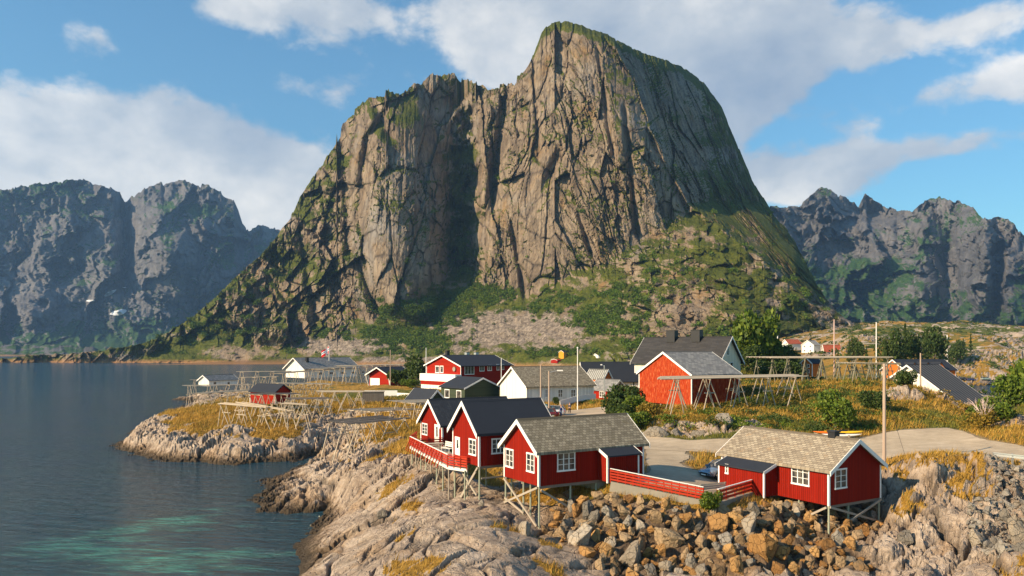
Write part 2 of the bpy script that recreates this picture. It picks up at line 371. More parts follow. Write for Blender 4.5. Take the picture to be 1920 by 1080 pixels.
def mat_ground():
    m, t, p = material('coast_ground'); pos = t.new('ShaderNodeNewGeometry').outputs['Position']
    g = t.attr('grass'); gn = t.attr('green'); dirt = t.attr('dirt'); crack_gap = t.attr('crack_gap'); och = t.attr('ochre')
    z = t.new('ShaderNodeSeparateXYZ', i_0=pos).outputs[2]
    n1 = t.noise(0.22, 5, .6, pos, .3); n2 = t.noise(2.2, 8, .65, pos, .2); n3 = t.noise(9, 7, .7, pos)
    rock = t.ramp(t.math('ADD', t.math('MULTIPLY', n1, .5), t.math('MULTIPLY', n2, .5)),
                  [(0.32, (0.19, 0.14, 0.105)), (0.45, (0.34, 0.26, 0.195)), (0.57, (0.48, 0.385, 0.30)), (0.70, (0.60, 0.505, 0.41))])
    rock = t.mix(t.range(n3, .60, .74, 0, .65), rock, (0.10, 0.085, 0.07))
    rock = t.mix(t.range(t.noise(1.1, 6, .7, pos), .58, .72, 0, .55), rock, (0.38, 0.23, 0.10))
    rock = t.mix(t.math('MULTIPLY', och, .75), rock, t.ramp(n2, [(0.35, (0.20, 0.105, 0.035)), (0.65, (0.46, 0.27, 0.11))]))
    rock = t.mix(t.math('MULTIPLY', crack_gap, .8), rock, (0.05, 0.04, 0.032))
    zz = t.math('ADD', z, t.math('MULTIPLY', t.math('SUBTRACT', n2, .5), 1.6))
    rock = t.mix(t.range(zz, 0.2, 1.7, .55, 0, True), rock, (0.36, 0.20, 0.085))
    rock = t.mix(t.range(zz, 0.2, 1.5, .93, 0, True), rock, (0.035, 0.026, 0.014))
    gv = t.math('ADD', t.math('MULTIPLY', n3, .5), t.math('MULTIPLY', n2, .5))
    dry = t.ramp(gv, [(0.36, (0.13, 0.08, 0.018)), (0.5, (0.32, 0.18, 0.028)), (0.66, (0.50, 0.30, 0.065))])
    grn = t.ramp(gv, [(0.36, (0.04, 0.05, 0.010)), (0.5, (0.10, 0.11, 0.018)), (0.66, (0.20, 0.18, 0.035))])
    gc = t.mix(t.range(t.math('ADD', gn, t.math('MULTIPLY', t.math('SUBTRACT', n1, .5), 1.2)), .38, .62, 0, 1, True), dry, grn)
    gm = t.range(t.math('ADD', g, t.math('MULTIPLY', t.math('SUBTRACT', n3, .5), .9)), .40, .60, 0, 1, True)
    c = t.mix(gm, rock, gc)
    c = t.mix(t.math('MULTIPLY', dirt, .9), c, t.ramp(n3, [(0.35, (0.17, 0.14, 0.10)), (0.65, (0.36, 0.31, 0.24))]))
    t.l.new(c, p.inputs['Base Color']); p.inputs['Roughness'].default_value = 0.88
    vo = t.new('ShaderNodeTexVoronoi', feature='DISTANCE_TO_EDGE'); vo.inputs['Scale'].default_value = 0.8
    wv = t.new('ShaderNodeVectorMath', operation='ADD', i_0=pos); nv = t.new('ShaderNodeTexNoise', i_0=pos); nv.inputs['Scale'].default_value = .8
    sc = t.new('ShaderNodeVectorMath', operation='SCALE', i_0=nv.outputs['Color']); sc.inputs['Scale'].default_value = 1.6
    t.l.new(sc.outputs[0], wv.inputs[1]); t.l.new(wv.outputs[0], vo.inputs['Vector'])
    ck = t.range(vo.outputs['Distance'], 0, .06, 0, 1)
    h = t.math('ADD', t.math('MULTIPLY', n2, 1.0), t.math('ADD', t.math('MULTIPLY', n3, .45), t.math('MULTIPLY', ck, .25)))
    t.l.new(t.bump(h, 0.9, 0.35), p.inputs['Normal']); return m
def mat_water():
    m, t, p = material('sea_water'); pos = t.new('ShaderNodeNewGeometry').outputs['Position']
    n = t.noise(0.05, 4, .55, pos, .4, stretch=(1, 2.2, 1)); nb = t.noise(.35, 5, .65, pos, .3)
    s = t.new('ShaderNodeSeparateXYZ', i_0=pos)
    # pale sandy shoals that tint the water turquoise
    acc = None
    for (cx, cy, rx, ry, w) in [(-33.5, 73, 8, 4.0, 1), (-36, 65, 9, 4.5, 1), (-28, 61, 9, 2.6, .8), (-26, 57.5, 8, 1.8, 1), (-42, 96, 9, 5, .35), (-31, 80, 6, 3, .7), (-21, 62, 5, 2, .6)]:
        u = t.math('DIVIDE', t.math('SUBTRACT', s.outputs[0], cx), rx); v = t.math('DIVIDE', t.math('SUBTRACT', s.outputs[1], cy), ry)
        g = t.math('MULTIPLY', t.math('EXPONENT', t.math('MULTIPLY', t.math('ADD', t.math('MULTIPLY', u, u), t.math('MULTIPLY', v, v)), -1)), w)
        acc = g if acc is None else t.math('ADD', acc, g)
    np_ = t.noise(.16, 6, .65, pos, .6, stretch=(1, 3.0, 1))
    sh = t.range(t.math('ADD', acc, t.math('MULTIPLY', t.math('SUBTRACT', np_, .5), 3.2)), .55, 1.25, 0, 1, True)
    yy = t.range(s.outputs[1], 50, 130, 0, 1)
    c = t.mix(yy, (0.018, 0.070, 0.105), (0.016, 0.054, 0.095))
    c = t.mix(t.range(n, .4, .62, 0, .6), c, (0.016, 0.062, 0.085))
    c = t.mix(t.math('MULTIPLY', t.math('MULTIPLY', sh, .8), t.range(t.noise(.8, 5, .7, pos, .5, stretch=(.5, 2, 1)), .38, .60, .15, 1)), c, (0.07, 0.34, 0.28))
    t.l.new(c, p.inputs['Base Color']); p.inputs['Roughness'].default_value = 0.10
    p.inputs['IOR'].default_value = 1.33; p.inputs['Specular IOR Level'].default_value = 0.5
    w1 = t.noise(.9, 6, .62, pos, .5, stretch=(.45, 1.5, 1)); w2 = t.noise(.12, 4, .5, pos, .5, stretch=(.5, 1.4, 1)); w3 = t.noise(3.2, 4, .6, pos, .2, stretch=(.6, 1.3, 1))
    rot = t.new('ShaderNodeMapping'); rot.inputs['Rotation'].default_value = (0, 0, math.radians(14)); t.l.new(pos, rot.inputs[0])
    w4 = t.noise(.42, 3, .5, rot.outputs[0], .8, stretch=(.22, 1.8, 1))
    h = t.math('ADD', t.math('MULTIPLY', w1, 1.5), t.math('ADD', t.math('MULTIPLY', w2, 1.2), t.math('ADD', t.math('MULTIPLY', w3, .26), t.math('MULTIPLY', w4, 1.1))))
    t.l.new(t.bump(h, 1.0, 1.05), p.inputs['Normal']); return m
def mat_mountain(name, rocks, greens, dark, veg_noise=0.03, bumpd=3.0, scale=1.0, lichen=(0.26, 0.14, 0.03)):
    m, t, p = material(name); pos = t.new('ShaderNodeNewGeometry').outputs['Position']
    veg = t.attr('veg'); scree = t.attr('scree'); crack_gap = t.attr('crack_gap'); snow = t.attr('snow')
    n1 = t.noise(.012*scale, 5, .6, pos, .5); n2 = t.noise(.05*scale, 8, .68, pos, .4, stretch=(1.6, 1.6, .5)); n3 = t.noise(.35*scale, 7, .7, pos, stretch=(1.3, 1.3, .6))
    v = t.math('ADD', t.math('MULTIPLY', n1, .35), t.math('ADD', t.math('MULTIPLY', n2, .45), t.math('MULTIPLY', n3, .2)))
    rock = t.ramp(v, [(0.33, rocks[0]), (0.47, rocks[1]), (0.6, rocks[2]), (0.72, rocks[3])])
    rock = t.mix(t.range(t.noise(.02*scale, 7, .7, pos, .5), .54, .68, 0, .6), rock, lichen)
    rock = t.mix(t.range(t.noise(.009*scale, 6, .7, pos, .3), .52, .66, 0, .6), rock, tuple(sum(rocks[2])/3*k for k in (1.0, .97, .93)))
    st = t.noise(.16*scale, 6, .65, pos, .3, stretch=(1.6, 1.6, .12)); rock = t.mix(t.range(st, .54, .68, 0, .6), rock, tuple(x*.55 for x in rocks[0]))
    rock = t.mix(t.math('MULTIPLY', crack_gap, .75), rock, dark)
    gv = t.math('ADD', t.math('MULTIPLY', n2, .4), t.math('MULTIPLY', n3, .6))
    gr = t.ramp(gv, [(0.36, greens[0]), (0.5, greens[1]), (0.66, greens[2])])
    vm = t.range(t.math('ADD', veg, t.math('ADD', t.math('MULTIPLY', t.math('SUBTRACT', n3, .5), 1.1), t.math('MULTIPLY', t.math('SUBTRACT', n2, .5), 1.0))), .38, .62, 0, 1, True)
    c = t.mix(vm, rock, gr)
    vo = t.new('ShaderNodeTexVoronoi', i_0=pos); vo.inputs['Scale'].default_value = .42*scale
    bw = t.new('ShaderNodeSeparateColor', i_0=vo.outputs['Color']).outputs[0]
    sc = t.mix(bw, (0.13, 0.105, 0.085), (0.34, 0.28, 0.225))
    scm = t.range(t.math('ADD', scree, t.math('MULTIPLY', t.math('SUBTRACT', n3, .5), 1.2)), .4, .6, 0, 1, True)
    c = t.mix(scm, c, sc)
    c = t.mix(t.range(snow, .45, .55), c, (.8, .82, .85))
    z = t.new('ShaderNodeSeparateXYZ', i_0=pos).outputs[2]
    c = t.mix(t.range(t.math('ADD', z, t.math('MULTIPLY', t.math('SUBTRACT', n3, .5), 8)), 1, 5, .85, 0), c, (0.36, 0.19, 0.09))
    t.l.new(c, p.inputs['Base Color']); p.inputs['Roughness'].default_value = .92; p.inputs['Specular IOR Level'].default_value = .12
    h = t.math('ADD', n2, t.math('ADD', t.math('MULTIPLY', n3, .6), t.math('MULTIPLY', t.math('MULTIPLY', bw, scree), .4)))
    t.l.new(t.bump(h, 1.0, bumpd), p.inputs['Normal']); return m
def mat_boulder(name, c1, c2, c3, stain):
    m, t, p = material(name); oc = t.new('ShaderNodeNewGeometry').outputs['Position']; oi = t.new('ShaderNodeObjectInfo').outputs['Random']
    n = t.noise(1.4, 6, .65, oc, .3); n2 = t.noise(7, 7, .7, oc)
    v = t.math('ADD', t.math('MULTIPLY', oi, .45), t.math('ADD', t.math('MULTIPLY', n, .35), t.math('MULTIPLY', n2, .25)))
    c = t.ramp(v, [(0.2, c1), (0.5, c2), (0.85, c3)])
    c = t.mix(t.range(n, .55, .68, 0, .6), c, stain); c = t.mix(t.range(n2, .6, .72, 0, .5), c, tuple(x*.4 for x in c1))
    t.l.new(c, p.inputs['Base Color']); p.inputs['Roughness'].default_value = .9
    vo = t.new('ShaderNodeTexVoronoi', feature='DISTANCE_TO_EDGE', i_0=oc); vo.inputs['Scale'].default_value = 1.9; ck = t.range(vo.outputs['Distance'], 0, .05)
    t.l.new(t.mix(t.math('MULTIPLY', t.math('SUBTRACT', 1.0, ck), t.range(n, .45, .55)), c, tuple(x*.3 for x in c1)), p.inputs['Base Color'])
    t.l.new(t.bump(t.math('ADD', t.math('ADD', n, n2), t.math('MULTIPLY', ck, .3)), 1.0, .2), p.inputs['Normal']); return m
M['b_ochre'] = mat_boulder('ochre_stone', (0.18, 0.09, 0.030), (0.38, 0.205, 0.072), (0.55, 0.34, 0.14), (0.42, 0.18, 0.045))
M['b_brown'] = mat_boulder('brown_stone', (0.16, 0.105, 0.055), (0.33, 0.225, 0.125), (0.48, 0.35, 0.21), (0.30, 0.17, 0.07))
M['b_grey'] = mat_boulder('grey_stone', (0.13, 0.115, 0.095), (0.25, 0.22, 0.18), (0.38, 0.34, 0.28), (0.32, 0.22, 0.12))
M['b_pale'] = mat_boulder('pale_stone', (0.26, 0.215, 0.16), (0.39, 0.33, 0.255), (0.52, 0.45, 0.36), (0.42, 0.28, 0.14))
M['b_rubble'] = mat_boulder('grey_rubble', (0.14, 0.125, 0.105), (0.27, 0.24, 0.20), (0.42, 0.38, 0.32), (0.30, 0.22, 0.13))
def mat_gravel(name, c1, c2, c3):
    m, t, p = material(name); pos = t.new('ShaderNodeNewGeometry').outputs['Position']
    a = t.noise(.18, 5, .65, pos, .6); b = t.noise(1.1, 6, .7, pos); c = t.noise(12, 4, .7, pos)
    v = t.math('ADD', t.math('MULTIPLY', a, .5), t.math('ADD', t.math('MULTIPLY', b, .3), t.math('MULTIPLY', c, .25)))
    col = t.ramp(v, [(.38, c1), (.52, c2), (.66, c3)])
    col = t.mix(t.range(t.noise(.5, 3, .5, pos, 1.5, stretch=(.25, 2.2, 1)), .55, .62, 0, .35), col, c1)
    t.l.new(col, p.inputs['Base Color']); p.inputs['Roughness'].default_value = .95; t.l.new(t.bump(t.math('ADD', b, c), .5, .04), p.inputs['Normal']); return m
M['gravel'] = mat_gravel('sandy_gravel', (0.28, 0.22, 0.15), (0.42, 0.335, 0.23), (0.54, 0.44, 0.31))
M['asphalt'] = mat_gravel('worn_asphalt', (0.31, 0.245, 0.17), (0.45, 0.36, 0.25), (0.57, 0.465, 0.335))
# ------------------------------------------------------------------ coast land: shoreline, control heights, height function
def g2(px, py, z=0.0): a = G(px, py, z); return (a[0], a[1])
SHORE = [(-15, 28), (-19, 43.7)]+[g2(*q) for q in [(545, 1078), (562, 1052), (537, 1022), (575, 1000), (590, 975), (613, 957), (560, 962), (500, 965), (452, 963), (468, 946), (437, 941), (485, 925),
         (500, 912), (478, 903), (520, 886), (580, 868), (645, 849), (610, 853), (560, 868), (500, 866), (440, 873), (380, 868), (300, 864), (235, 852), (210, 833)]]+[
         (-75, 146), (-81, 160), (-84, 178), (-92, 205), (-104, 240), (-117, 256), (-112, 275), (-95, 292), (-70, 312), (-30, 332), (30, 335), (62, 345),
         (112, 430), (140, 600), (160, 900), (900, 900), (900, 60), (100, 28)]
HARB = [(150, 236), (165, 219), (220, 222), (400, 250), (400, 338), (300, 342), (225, 352), (205, 347), (180, 300)]
def polydist(X, Y, poly):
    """signed distance, positive inside"""
    d = np.full(X.shape, 1e9); ins = np.zeros(X.shape, bool); n = len(poly)
    for i in range(n):
        x0, y0 = poly[i]; x1, y1 = poly[(i+1) % n]; ex, ey = x1-x0, y1-y0
        t_ = np.clip(((X-x0)*ex+(Y-y0)*ey)/(ex*ex+ey*ey+1e-9), 0, 1)
        d = np.minimum(d, np.hypot(X-x0-t_*ex, Y-y0-t_*ey))
        if y0 != y1:
            c = ((y0 > Y) != (y1 > Y)) & (X < ex*(Y-y0)/(ey)+x0); ins ^= c
    return np.where(ins, d, -d)
ZP = [(620, 1065, 1.5), (700, 1075, 3), (800, 1075, 4), (900, 1070, 4.6), (960, 1075, 4.3), (1010, 1075, 3.5), (1060, 1075, 3), (1150, 1078, 2.4), (1300, 1078, 2.2), (1450, 1078, 2.2),
      (1600, 1078, 2.4), (1750, 1078, 3), (1850, 1075, 3.5), (1915, 1070, 4), (2050, 1075, 4.5), (650, 1005, 2), (750, 1000, 3.8), (850, 1000, 4.7), (930, 990, 4.9), (622, 990, .7), (700, 950, 3),
      (800, 950, 4.5), (880, 940, 5), (940, 965, 4.7), (720, 905, 4.4), (640, 960, 1.0),
      (540, 925, 3.2), (700, 860, 4.6), (600, 895, 3.6), (650, 880, 4.3), (530, 935, 2), (740, 850, 5), (660, 855, 3), (560, 886, .9), (620, 862, 1.4), (480, 950, 1.0),
      (300, 835, 2), (400, 845, 2), (500, 842, 2.3), (580, 842, 2.3), (650, 838, 2.6), (280, 792, 3.6), (350, 800, 4), (450, 812, 3.7), (550, 800, 4.2), (640, 800, 4.6), (720, 800, 5.5),
      (700, 830, 4.4), (760, 830, 5.6), (320, 768, 4.6), (400, 775, 4.8), (500, 765, 5.2), (600, 775, 5.0), (680, 775, 5.6), (400, 750, 4), (380, 735, 2.6), (480, 735, 4), (550, 735, 5),
      (650, 735, 6.3), (600, 712, 6.3), (700, 722, 7), (770, 725, 7.2), (760, 745, 6.7), (700, 757, 6.0), (820, 765, 6.8), (900, 757, 7), (1000, 765, 7.1), (1100, 770, 7.1), (1150, 757, 7.2),
      (1130, 800, 6.8), (1250, 830, 6.5), (1250, 870, 6.3), (1285, 903, 6.1), (1210, 890, 6.3), (1340, 905, 5.3), (1375, 890, 5.6), (1330, 840, 6.5), (1500, 840, 6.5), (1620, 835, 6.6), (1700, 850, 6.6), (1800, 840, 6.8),
      (1900, 862, 6.9), (2000, 870, 7), (1180, 815, 6.7)]
YP = [(950, 945, 60.5), (1012, 1000, 56), (975, 962, 59), (846, 940, 64), (903, 925, 62), (932, 910, 68), (785, 893, 70), (822, 918, 66), (880, 905, 67), (1047, 952, 58), (1083, 920, 60),
      (1230, 780, 94), (1330, 785, 92), (1290, 768, 100), (1230, 768, 115), (1330, 760, 112), (1400, 768, 100), (1480, 763, 104), (1480, 742, 112), (1560, 740, 108), (1560, 800, 90), (1500, 800, 90),
      (1620, 770, 100), (1640, 730, 114), (1700, 726, 113), (1730, 731, 110), (1765, 739, 108), (1790, 749, 106), (1806, 782, 103), (1500, 717, 130), (1620, 712, 130), (1700, 725, 125), (1760, 792, 92), (1810, 800, 92), (1860, 800, 100), (1900, 790, 85),
      (1915, 760, 92), (2000, 750, 92), (1420, 818, 84), (1300, 820, 87), (1225, 818, 89), (1830, 782, 135), (1830, 790, 120), (1430, 690, 170), (1300, 705, 160), (1400, 692, 165),
      (1560, 668, 300), (1500, 664, 330), (1500, 663, 425), (1540, 661, 430), (1480, 658, 440), (1560, 666, 360), (1750, 668, 290), (1780, 676, 300), (1620, 640, 350), (1600, 622, 420), (1680, 618, 450), (1660, 650, 300), (1700, 672, 250), (1780, 660, 400), (1850, 650, 400), (1900, 662, 390),
      (1800, 690, 378), (1900, 690, 372), (1850, 707, 357), (1750, 707, 354), (1900, 640, 450), (1750, 625, 520), (1900, 622, 560), (1800, 608, 700), (1650, 611, 700), (1950, 707, 357),
      (1700, 863, 65), (1760, 857, 65), (1840, 866, 63), (1720, 893, 61), (1780, 915, 58.5), (1690, 955, 57), (1760, 990, 54), (1700, 1035, 51.5), (1840, 940, 58), (1900, 895, 61), (1900, 955, 57),
      (1880, 1015, 52), (1140, 907, 58.2), (1220, 921, 56.9), (1312, 936, 55.8), (1140, 940, 56.6), (1220, 950, 55.4), (1312, 966, 54.6), (1430, 950, 56.3), (1200, 1000, 53), (1350, 1010, 52.6), (1470, 1000, 55), (1556, 1030, 56), (1650, 988, 60), (1510, 985, 59), (1600, 960, 63),
      (1600, 1010, 57), (1480, 948, 60)]
CPW = [(20, 250, 7), (0, 200, 7), (50, 200, 7.2), (60, 160, 7.5), (95, 240, 8), (20, 300, 5), (21, 158, 5.6), (24, 160, 5.6), (85, 300, 8), (110, 480, 12), (200, 800, 45), (400, 800, 45), (160, 190, 6), (220, 150, 9), (70, 50, 5), (45, 30, 2), (10, 30, 1), (-8, 36, 1.5), (80, 80, 8)]
CPW += [G(*q) for q in ZP]+[tuple(P(*q)) for q in YP]
CPW += [(x, y, 0.15) for (x, y) in SHORE[2:-4:1]]+[(x, y, 0.2) for (x, y) in HARB]
CPA = np.array(CPW, float)
def _warp(x, y): r = np.hypot(x, y); k = 28*np.log(r/30+1)/r; return x*k, y*k    # even out density near and far
_cx, _cy = _warp(CPA[:, 0], CPA[:, 1])
_D = np.hypot(_cx[:, None]-_cx[None], _cy[:, None]-_cy[None]); _n = len(CPA)
_A = np.zeros((_n+3, _n+3)); _A[:_n, :_n] = _D-0.25*np.eye(_n); _A[:_n, _n] = 1; _A[:_n, _n+1] = _cx; _A[:_n, _n+2] = _cy; _A[_n:, :_n] = _A[:_n, _n:].T
_w = np.linalg.solve(_A, np.concatenate([CPA[:, 2], [0, 0, 0]]))
def tps(X, Y):
    sh = X.shape; x, y = _warp(X.ravel().astype(float), Y.ravel().astype(float)); out = np.empty(x.size)
    for i in range(0, x.size, 40000):
        xs = x[i:i+40000, None]; ys = y[i:i+40000, None]
        out[i:i+40000] = np.hypot(xs-_cx, ys-_cy)@_w[:_n]+_w[_n]+_w[_n+1]*xs[:, 0]+_w[_n+2]*ys[:, 0]
    return out.reshape(sh)
LOT = [g2(*q) for q in [(1208, 836, 6.5), (1280, 842, 6.5), (1296, 856, 6.4), (1272, 866, 6.3), (1300, 878, 6.1), (1350, 884, 5.8), (1358, 912, 5.6), (1400, 930, 5.5)]]+[(15.0, 57.2), (8.6, 60.3), (11.9, 64.5)]
ROAD = [g2(*q) for q in [(1060, 784, 7.0), (1020, 773, 7.1), (1085, 768, 7.1), (1142, 762, 7.2), (1150, 771, 7.1), (1128, 789, 6.9), (1165, 806, 6.7), (1215, 820, 6.6), (1290, 829, 6.5), (1400, 833, 6.5),
         (1520, 834, 6.5), (1620, 828, 6.6), (1690, 820, 6.7), (1775, 817, 6.8), (1800, 822, 6.8), (1850, 838, 6.8), (1920, 850, 6.9), (2060, 868, 7), (2060, 892, 7), (1920, 869, 6.9), (1830, 866, 6.8),
         (1755, 856, 6.7), (1700, 858, 6.6), (1640, 862, 6.6), (1540, 862, 6.5), (1440, 856, 6.4), (1330, 846, 6.5), (1207, 840, 6.5), (1150, 826, 6.7), (1090, 800, 6.9)]]
PADS = []     # level pads under buildings: (x, y, radius, z)
def height(X, Y, fine=True):
    X = np.asarray(X, float); Y = np.asarray(Y, float)
    d = np.minimum(polydist(X, Y, SHORE), -polydist(X, Y, HARB))
    wob = fbm(X/9, Y/9, 4, 11)*1.6*np.clip(Y/120, .5, 2); d = d+wob-0.2
    z = tps(X, Y)
    dr = np.maximum(polydist(X, Y, ROAD), polydist(X, Y, LOT))
    zi = np.maximum(z, .25)
    w = np.clip(Y/70, .7, 3)
    zz = np.where(d > 0, zi*np.clip(.12+d/(2.2*w), 0, 1), np.maximum(-4, d*.55))
    flat = sstep(-3.5, -.3, dr)
    # rockiness: near the shore, low ground, listed outcrops
    zl = z+1.35*sstep(100, 112, Y)*(X < 0); low = sstep(6.0, 3.6, zl+fbm(X/9, Y/9, 4, 5)*1.3)
    slab = sstep(1.0, -2.0, polydist(X, Y, [(-30, 40), (10.2, 40), (6, 52), (2.5, 60), (-6, 72), (-16, 88), (-30, 100), (-60, 100), (-60, 60)]))
    outc = np.zeros(X.shape)
    for (px, py, yy, rx, ry) in [(1770, 960, 58, 7.5, 9), (1850, 900, 61, 5, 6), (1700, 1040, 53, 5, 6), (1300, 800, 89, 9.5, 3.6), (1230, 805, 90, 3, 3), (1390, 810, 89, 3.5, 3), (1780, 750, 108, 3.5, 3), (1690, 760, 106, 3, 2.5), (1925, 790, 84, 3.2, 5), (1740, 690, 380, 30, 14), (1850, 665, 390, 34, 16), (1900, 640, 440, 30, 14),
                                 (1620, 630, 390, 22, 16), (1230, 640, 300, 10, 10), (600, 770, 135, 12, 3), (1560, 655, 310, 14, 8)]:
        c = P(px, py, yy); outc = np.maximum(outc, sstep(1.25, .7, np.hypot((X-c.x)/rx, (Y-c.y)/ry)))
    rk = np.clip(np.maximum(np.maximum(low*(1-sstep(120, 300, Y)*.3), (1-slab)), outc), 0, 1)*(1-flat)
    # strata-stretched rock relief
    ca, sa = math.cos(math.radians(52)), math.sin(math.radians(52))
    wx = X+fbm(X/7, Y/7, 3, 31)*1.6; wy = Y+fbm(X/7, Y/7, 3, 37)*1.6
    u = wx*ca+wy*sa; v = -wx*sa+wy*ca
    sc = np.clip(Y/75, .8, 2.6)
    k1 = np.floor(0)   # (kept simple: relief wavelengths grow with distance bands)
    r1 = ridged(u/11, v/3.6, 4, 41)*.95
    f1, f2, cid = worley(u/4.2, v/2.0, 51); blocks = (np.minimum(f2-f1, .25)/.25-1)*.50+(cid-.5)*.5
    f1b, f2b, cidb = worley(u/1.5+3, v/.85, 61); blocks2 = (np.minimum(f2b-f1b, .2)/.2-1)*.16+(cidb-.5)*.24
    fineN = fbm(X/.9, Y/.9, 3, 71)*.10
    edge = sstep(0.2, 3.0, d)
    f3, f4, cid3 = worley(u/9+2, v/3.4, 57); big_ = ((np.minimum(f4-f3, .12)/.12-1)*.55+(cid3-.5)*1.0)*edge
    smooth_pale = sstep(1.4, .9, np.hypot((X+5)/15, (Y-56)/17))
    rel = (r1*.75*edge*(1-.7*smooth_pale)+blocks*(.35+.65*edge)*(1-.75*smooth_pale)+(blocks2+fineN)*(1-.88*smooth_pale)+big_*.8)*np.where(Y > 100, 1.35, 1.0)
    padk = np.zeros(X.shape); padz = np.zeros(X.shape)
    for (px_, py_, r_, z_) in PADS:
        k = sstep(r_*1.35, r_*.9, np.hypot(X-px_, Y-py_)); padz = np.where(k > padk, z_, padz); padk = np.maximum(k, padk)
    rk2 = rk*(1-padk)
    soft = (fbm(X/5, Y/5, 4, 81)*.30+fbm(X/22, Y/22, 3, 83)*.5*sstep(90, 110, Y))*(1-flat)*(1-.6*rk)*edge
    smooth_pale = sstep(1.5, .8, np.hypot((X+5)/12, (Y-54)/12))
    far_amp = sstep(250, 500, Y)*fbm(X/35, Y/35, 4, 91)*5*sstep(.42, .52, X/Y)*.7
    out = zz+np.where(d > -6, rel*rk2, 0)+soft+far_amp*sstep(0, 20, d)
    # tall outcrop on the right: vertical cleft structure
    oc = sstep(1.3, .7, np.hypot((X-P(1780, 960, 58).x)/8, (Y-58)/9))
    out = out+oc*(ridged(X/2.2+fbm(Y/6, X/6, 2, 3), Y/9, 4, 101)*1.1-.3)*rk2
    crack_gap = np.clip((1-np.minimum(f4-f3, .05)/.05)*1.0+(1-np.minimum(f2-f1, .12)/.12)*.7+(1-np.minimum(f2b-f1b, .07)/.07)*.6, 0, 1)*rk
    out = np.where(d > 0, np.maximum(out, -.4), out)
    if not fine: return out
    return out, d, rk, crack_gap, flat, dr
def H(x, y): return float(height(np.array([x]), np.array([y]), False)[0])

def build_ground():
    nc, nr = 900, 820
    s = np.linspace(-0.80, 0.92, nc); yr = 34*np.exp(np.linspace(0, math.log(900/34), nr)**1.0)
    S, Yg = np.meshgrid(s, yr); X = S*Yg
    z, d, rk, crack_gap, flat, dr = height(X, Yg)
    # slope
    V = np.stack([X, Yg, z], -1); du = np.gradient(V, axis=1); dv = np.gradient(V, axis=0); N = np.cross(du, dv); N /= np.linalg.norm(N, axis=-1, keepdims=True)+1e-9
    nz = np.abs(N[..., 2])
    n = fbm(X/6, Yg/6, 4, 201)
    riprap = sstep(1.5, -1.5, -polydist(X, Yg, RIP))
    riprap2 = sstep(1, -1, -polydist(X, Yg, RIP2))
    g = sstep(.2, -.5, rk-.55+n*.45)*1.0
    g = np.maximum(g, sstep(.15, .5, n-.05)*.9*(z > 3.2)*(rk < 1.01)*sstep(.75, .92, nz))
    g = np.where(rk > .4, g*sstep(.62, .85, nz), g*sstep(.45, .65, nz))
    oct_ = sstep(1.3, .7, np.hypot((X-33.5)/8, (Yg-60)/8)); g = np.maximum(g, oct_*sstep(4.6, 6.2, z+n*1.5)*sstep(.5, .78, nz+n*.2))
    g = g*sstep(1.6, 3.0, z)*(1-riprap)*(1-riprap2)
    far = sstep(260, 340, Yg)*(X > 60); g = np.where(far > .5, sstep(-.25, .25, n+fbm(X/30, Yg/30, 3, 7)*.8+.22)*sstep(.8, .93, nz), g)
    # greener patches: behind the houses, along the hill foot
    green = .25+fbm(X/14, Yg/14, 3, 301)*.35
    for (px, py, yy, r, w) in [(700, 735, 170, 16, .5), (900, 740, 160, 30, .45), (1320, 825, 86, 8, .7), (1540, 750, 105, 12, .4), (1450, 750, 108, 9, .5), (1800, 800, 92, 10, .6), (430, 745, 170, 18, .35), (560, 780, 140, 14, .25),
                               (1480, 790, 90, 8, .4), (1700, 640, 420, 60, .5), (1850, 620, 560, 120, .7), (1600, 640, 350, 40, .45), (870, 900, 66, 4, .4), (760, 880, 74, 4, .3), (1620, 680, 200, 30, .4), (1370, 700, 160, 25, .6)]:
        c = P(px, py, yy); green = np.maximum(green, green*.5+w*np.exp(-((X-c.x)**2+(Yg-c.y)**2)/r**2)*1.3)
    och = np.clip(riprap*.9+sstep(.2, .6, fbm(X/4, Yg/4, 3, 401))*.5*rk, 0, 1)
    och = och*(1-riprap2)
    dirt = np.clip(sstep(-1.2, .2, dr), 0, 1)*(1-riprap); crack_gap = np.clip(crack_gap+riprap*.8, 0, 1)  # ground under riprap painted near black, as the shade in gaps between boulders
    me = npmesh('coast_land', V.reshape(-1, 3), gridfaces(nr, nc), mat_ground(), False,
                dict(grass=g, green=green, dirt=dirt, crack_gap=crack_gap, ochre=och))
    tag(link('coast_land', me), kind='structure')
    return X, Yg, z, g, green, nz, rk, riprap, riprap2, d
RIP = [tuple(P(px, py, y))[:2] for (px, py, y) in [(1050, 930, 59), (1130, 934, 57), (1230, 946, 55.6), (1320, 962, 54.7), (1430, 952, 56.2), (1500, 935, 62), (1640, 945, 65), (1660, 1000, 58), (1600, 1050, 53), (1640, 1090, 49), (1130, 1090, 48), (1080, 1040, 51), (1020, 1000, 55)]]
RIP2 = [tuple(P(px, py, y))[:2] for (px, py, y) in [(1850, 875, 64), (1960, 872, 64), (2000, 1090, 46), (1870, 1090, 46), (1810, 1020, 52), (1820, 960, 56), (1870, 930, 59)]]
GX, GY, GZ, GG, GGR, GNZ, GRK, GR1, GR2, GD = build_ground()

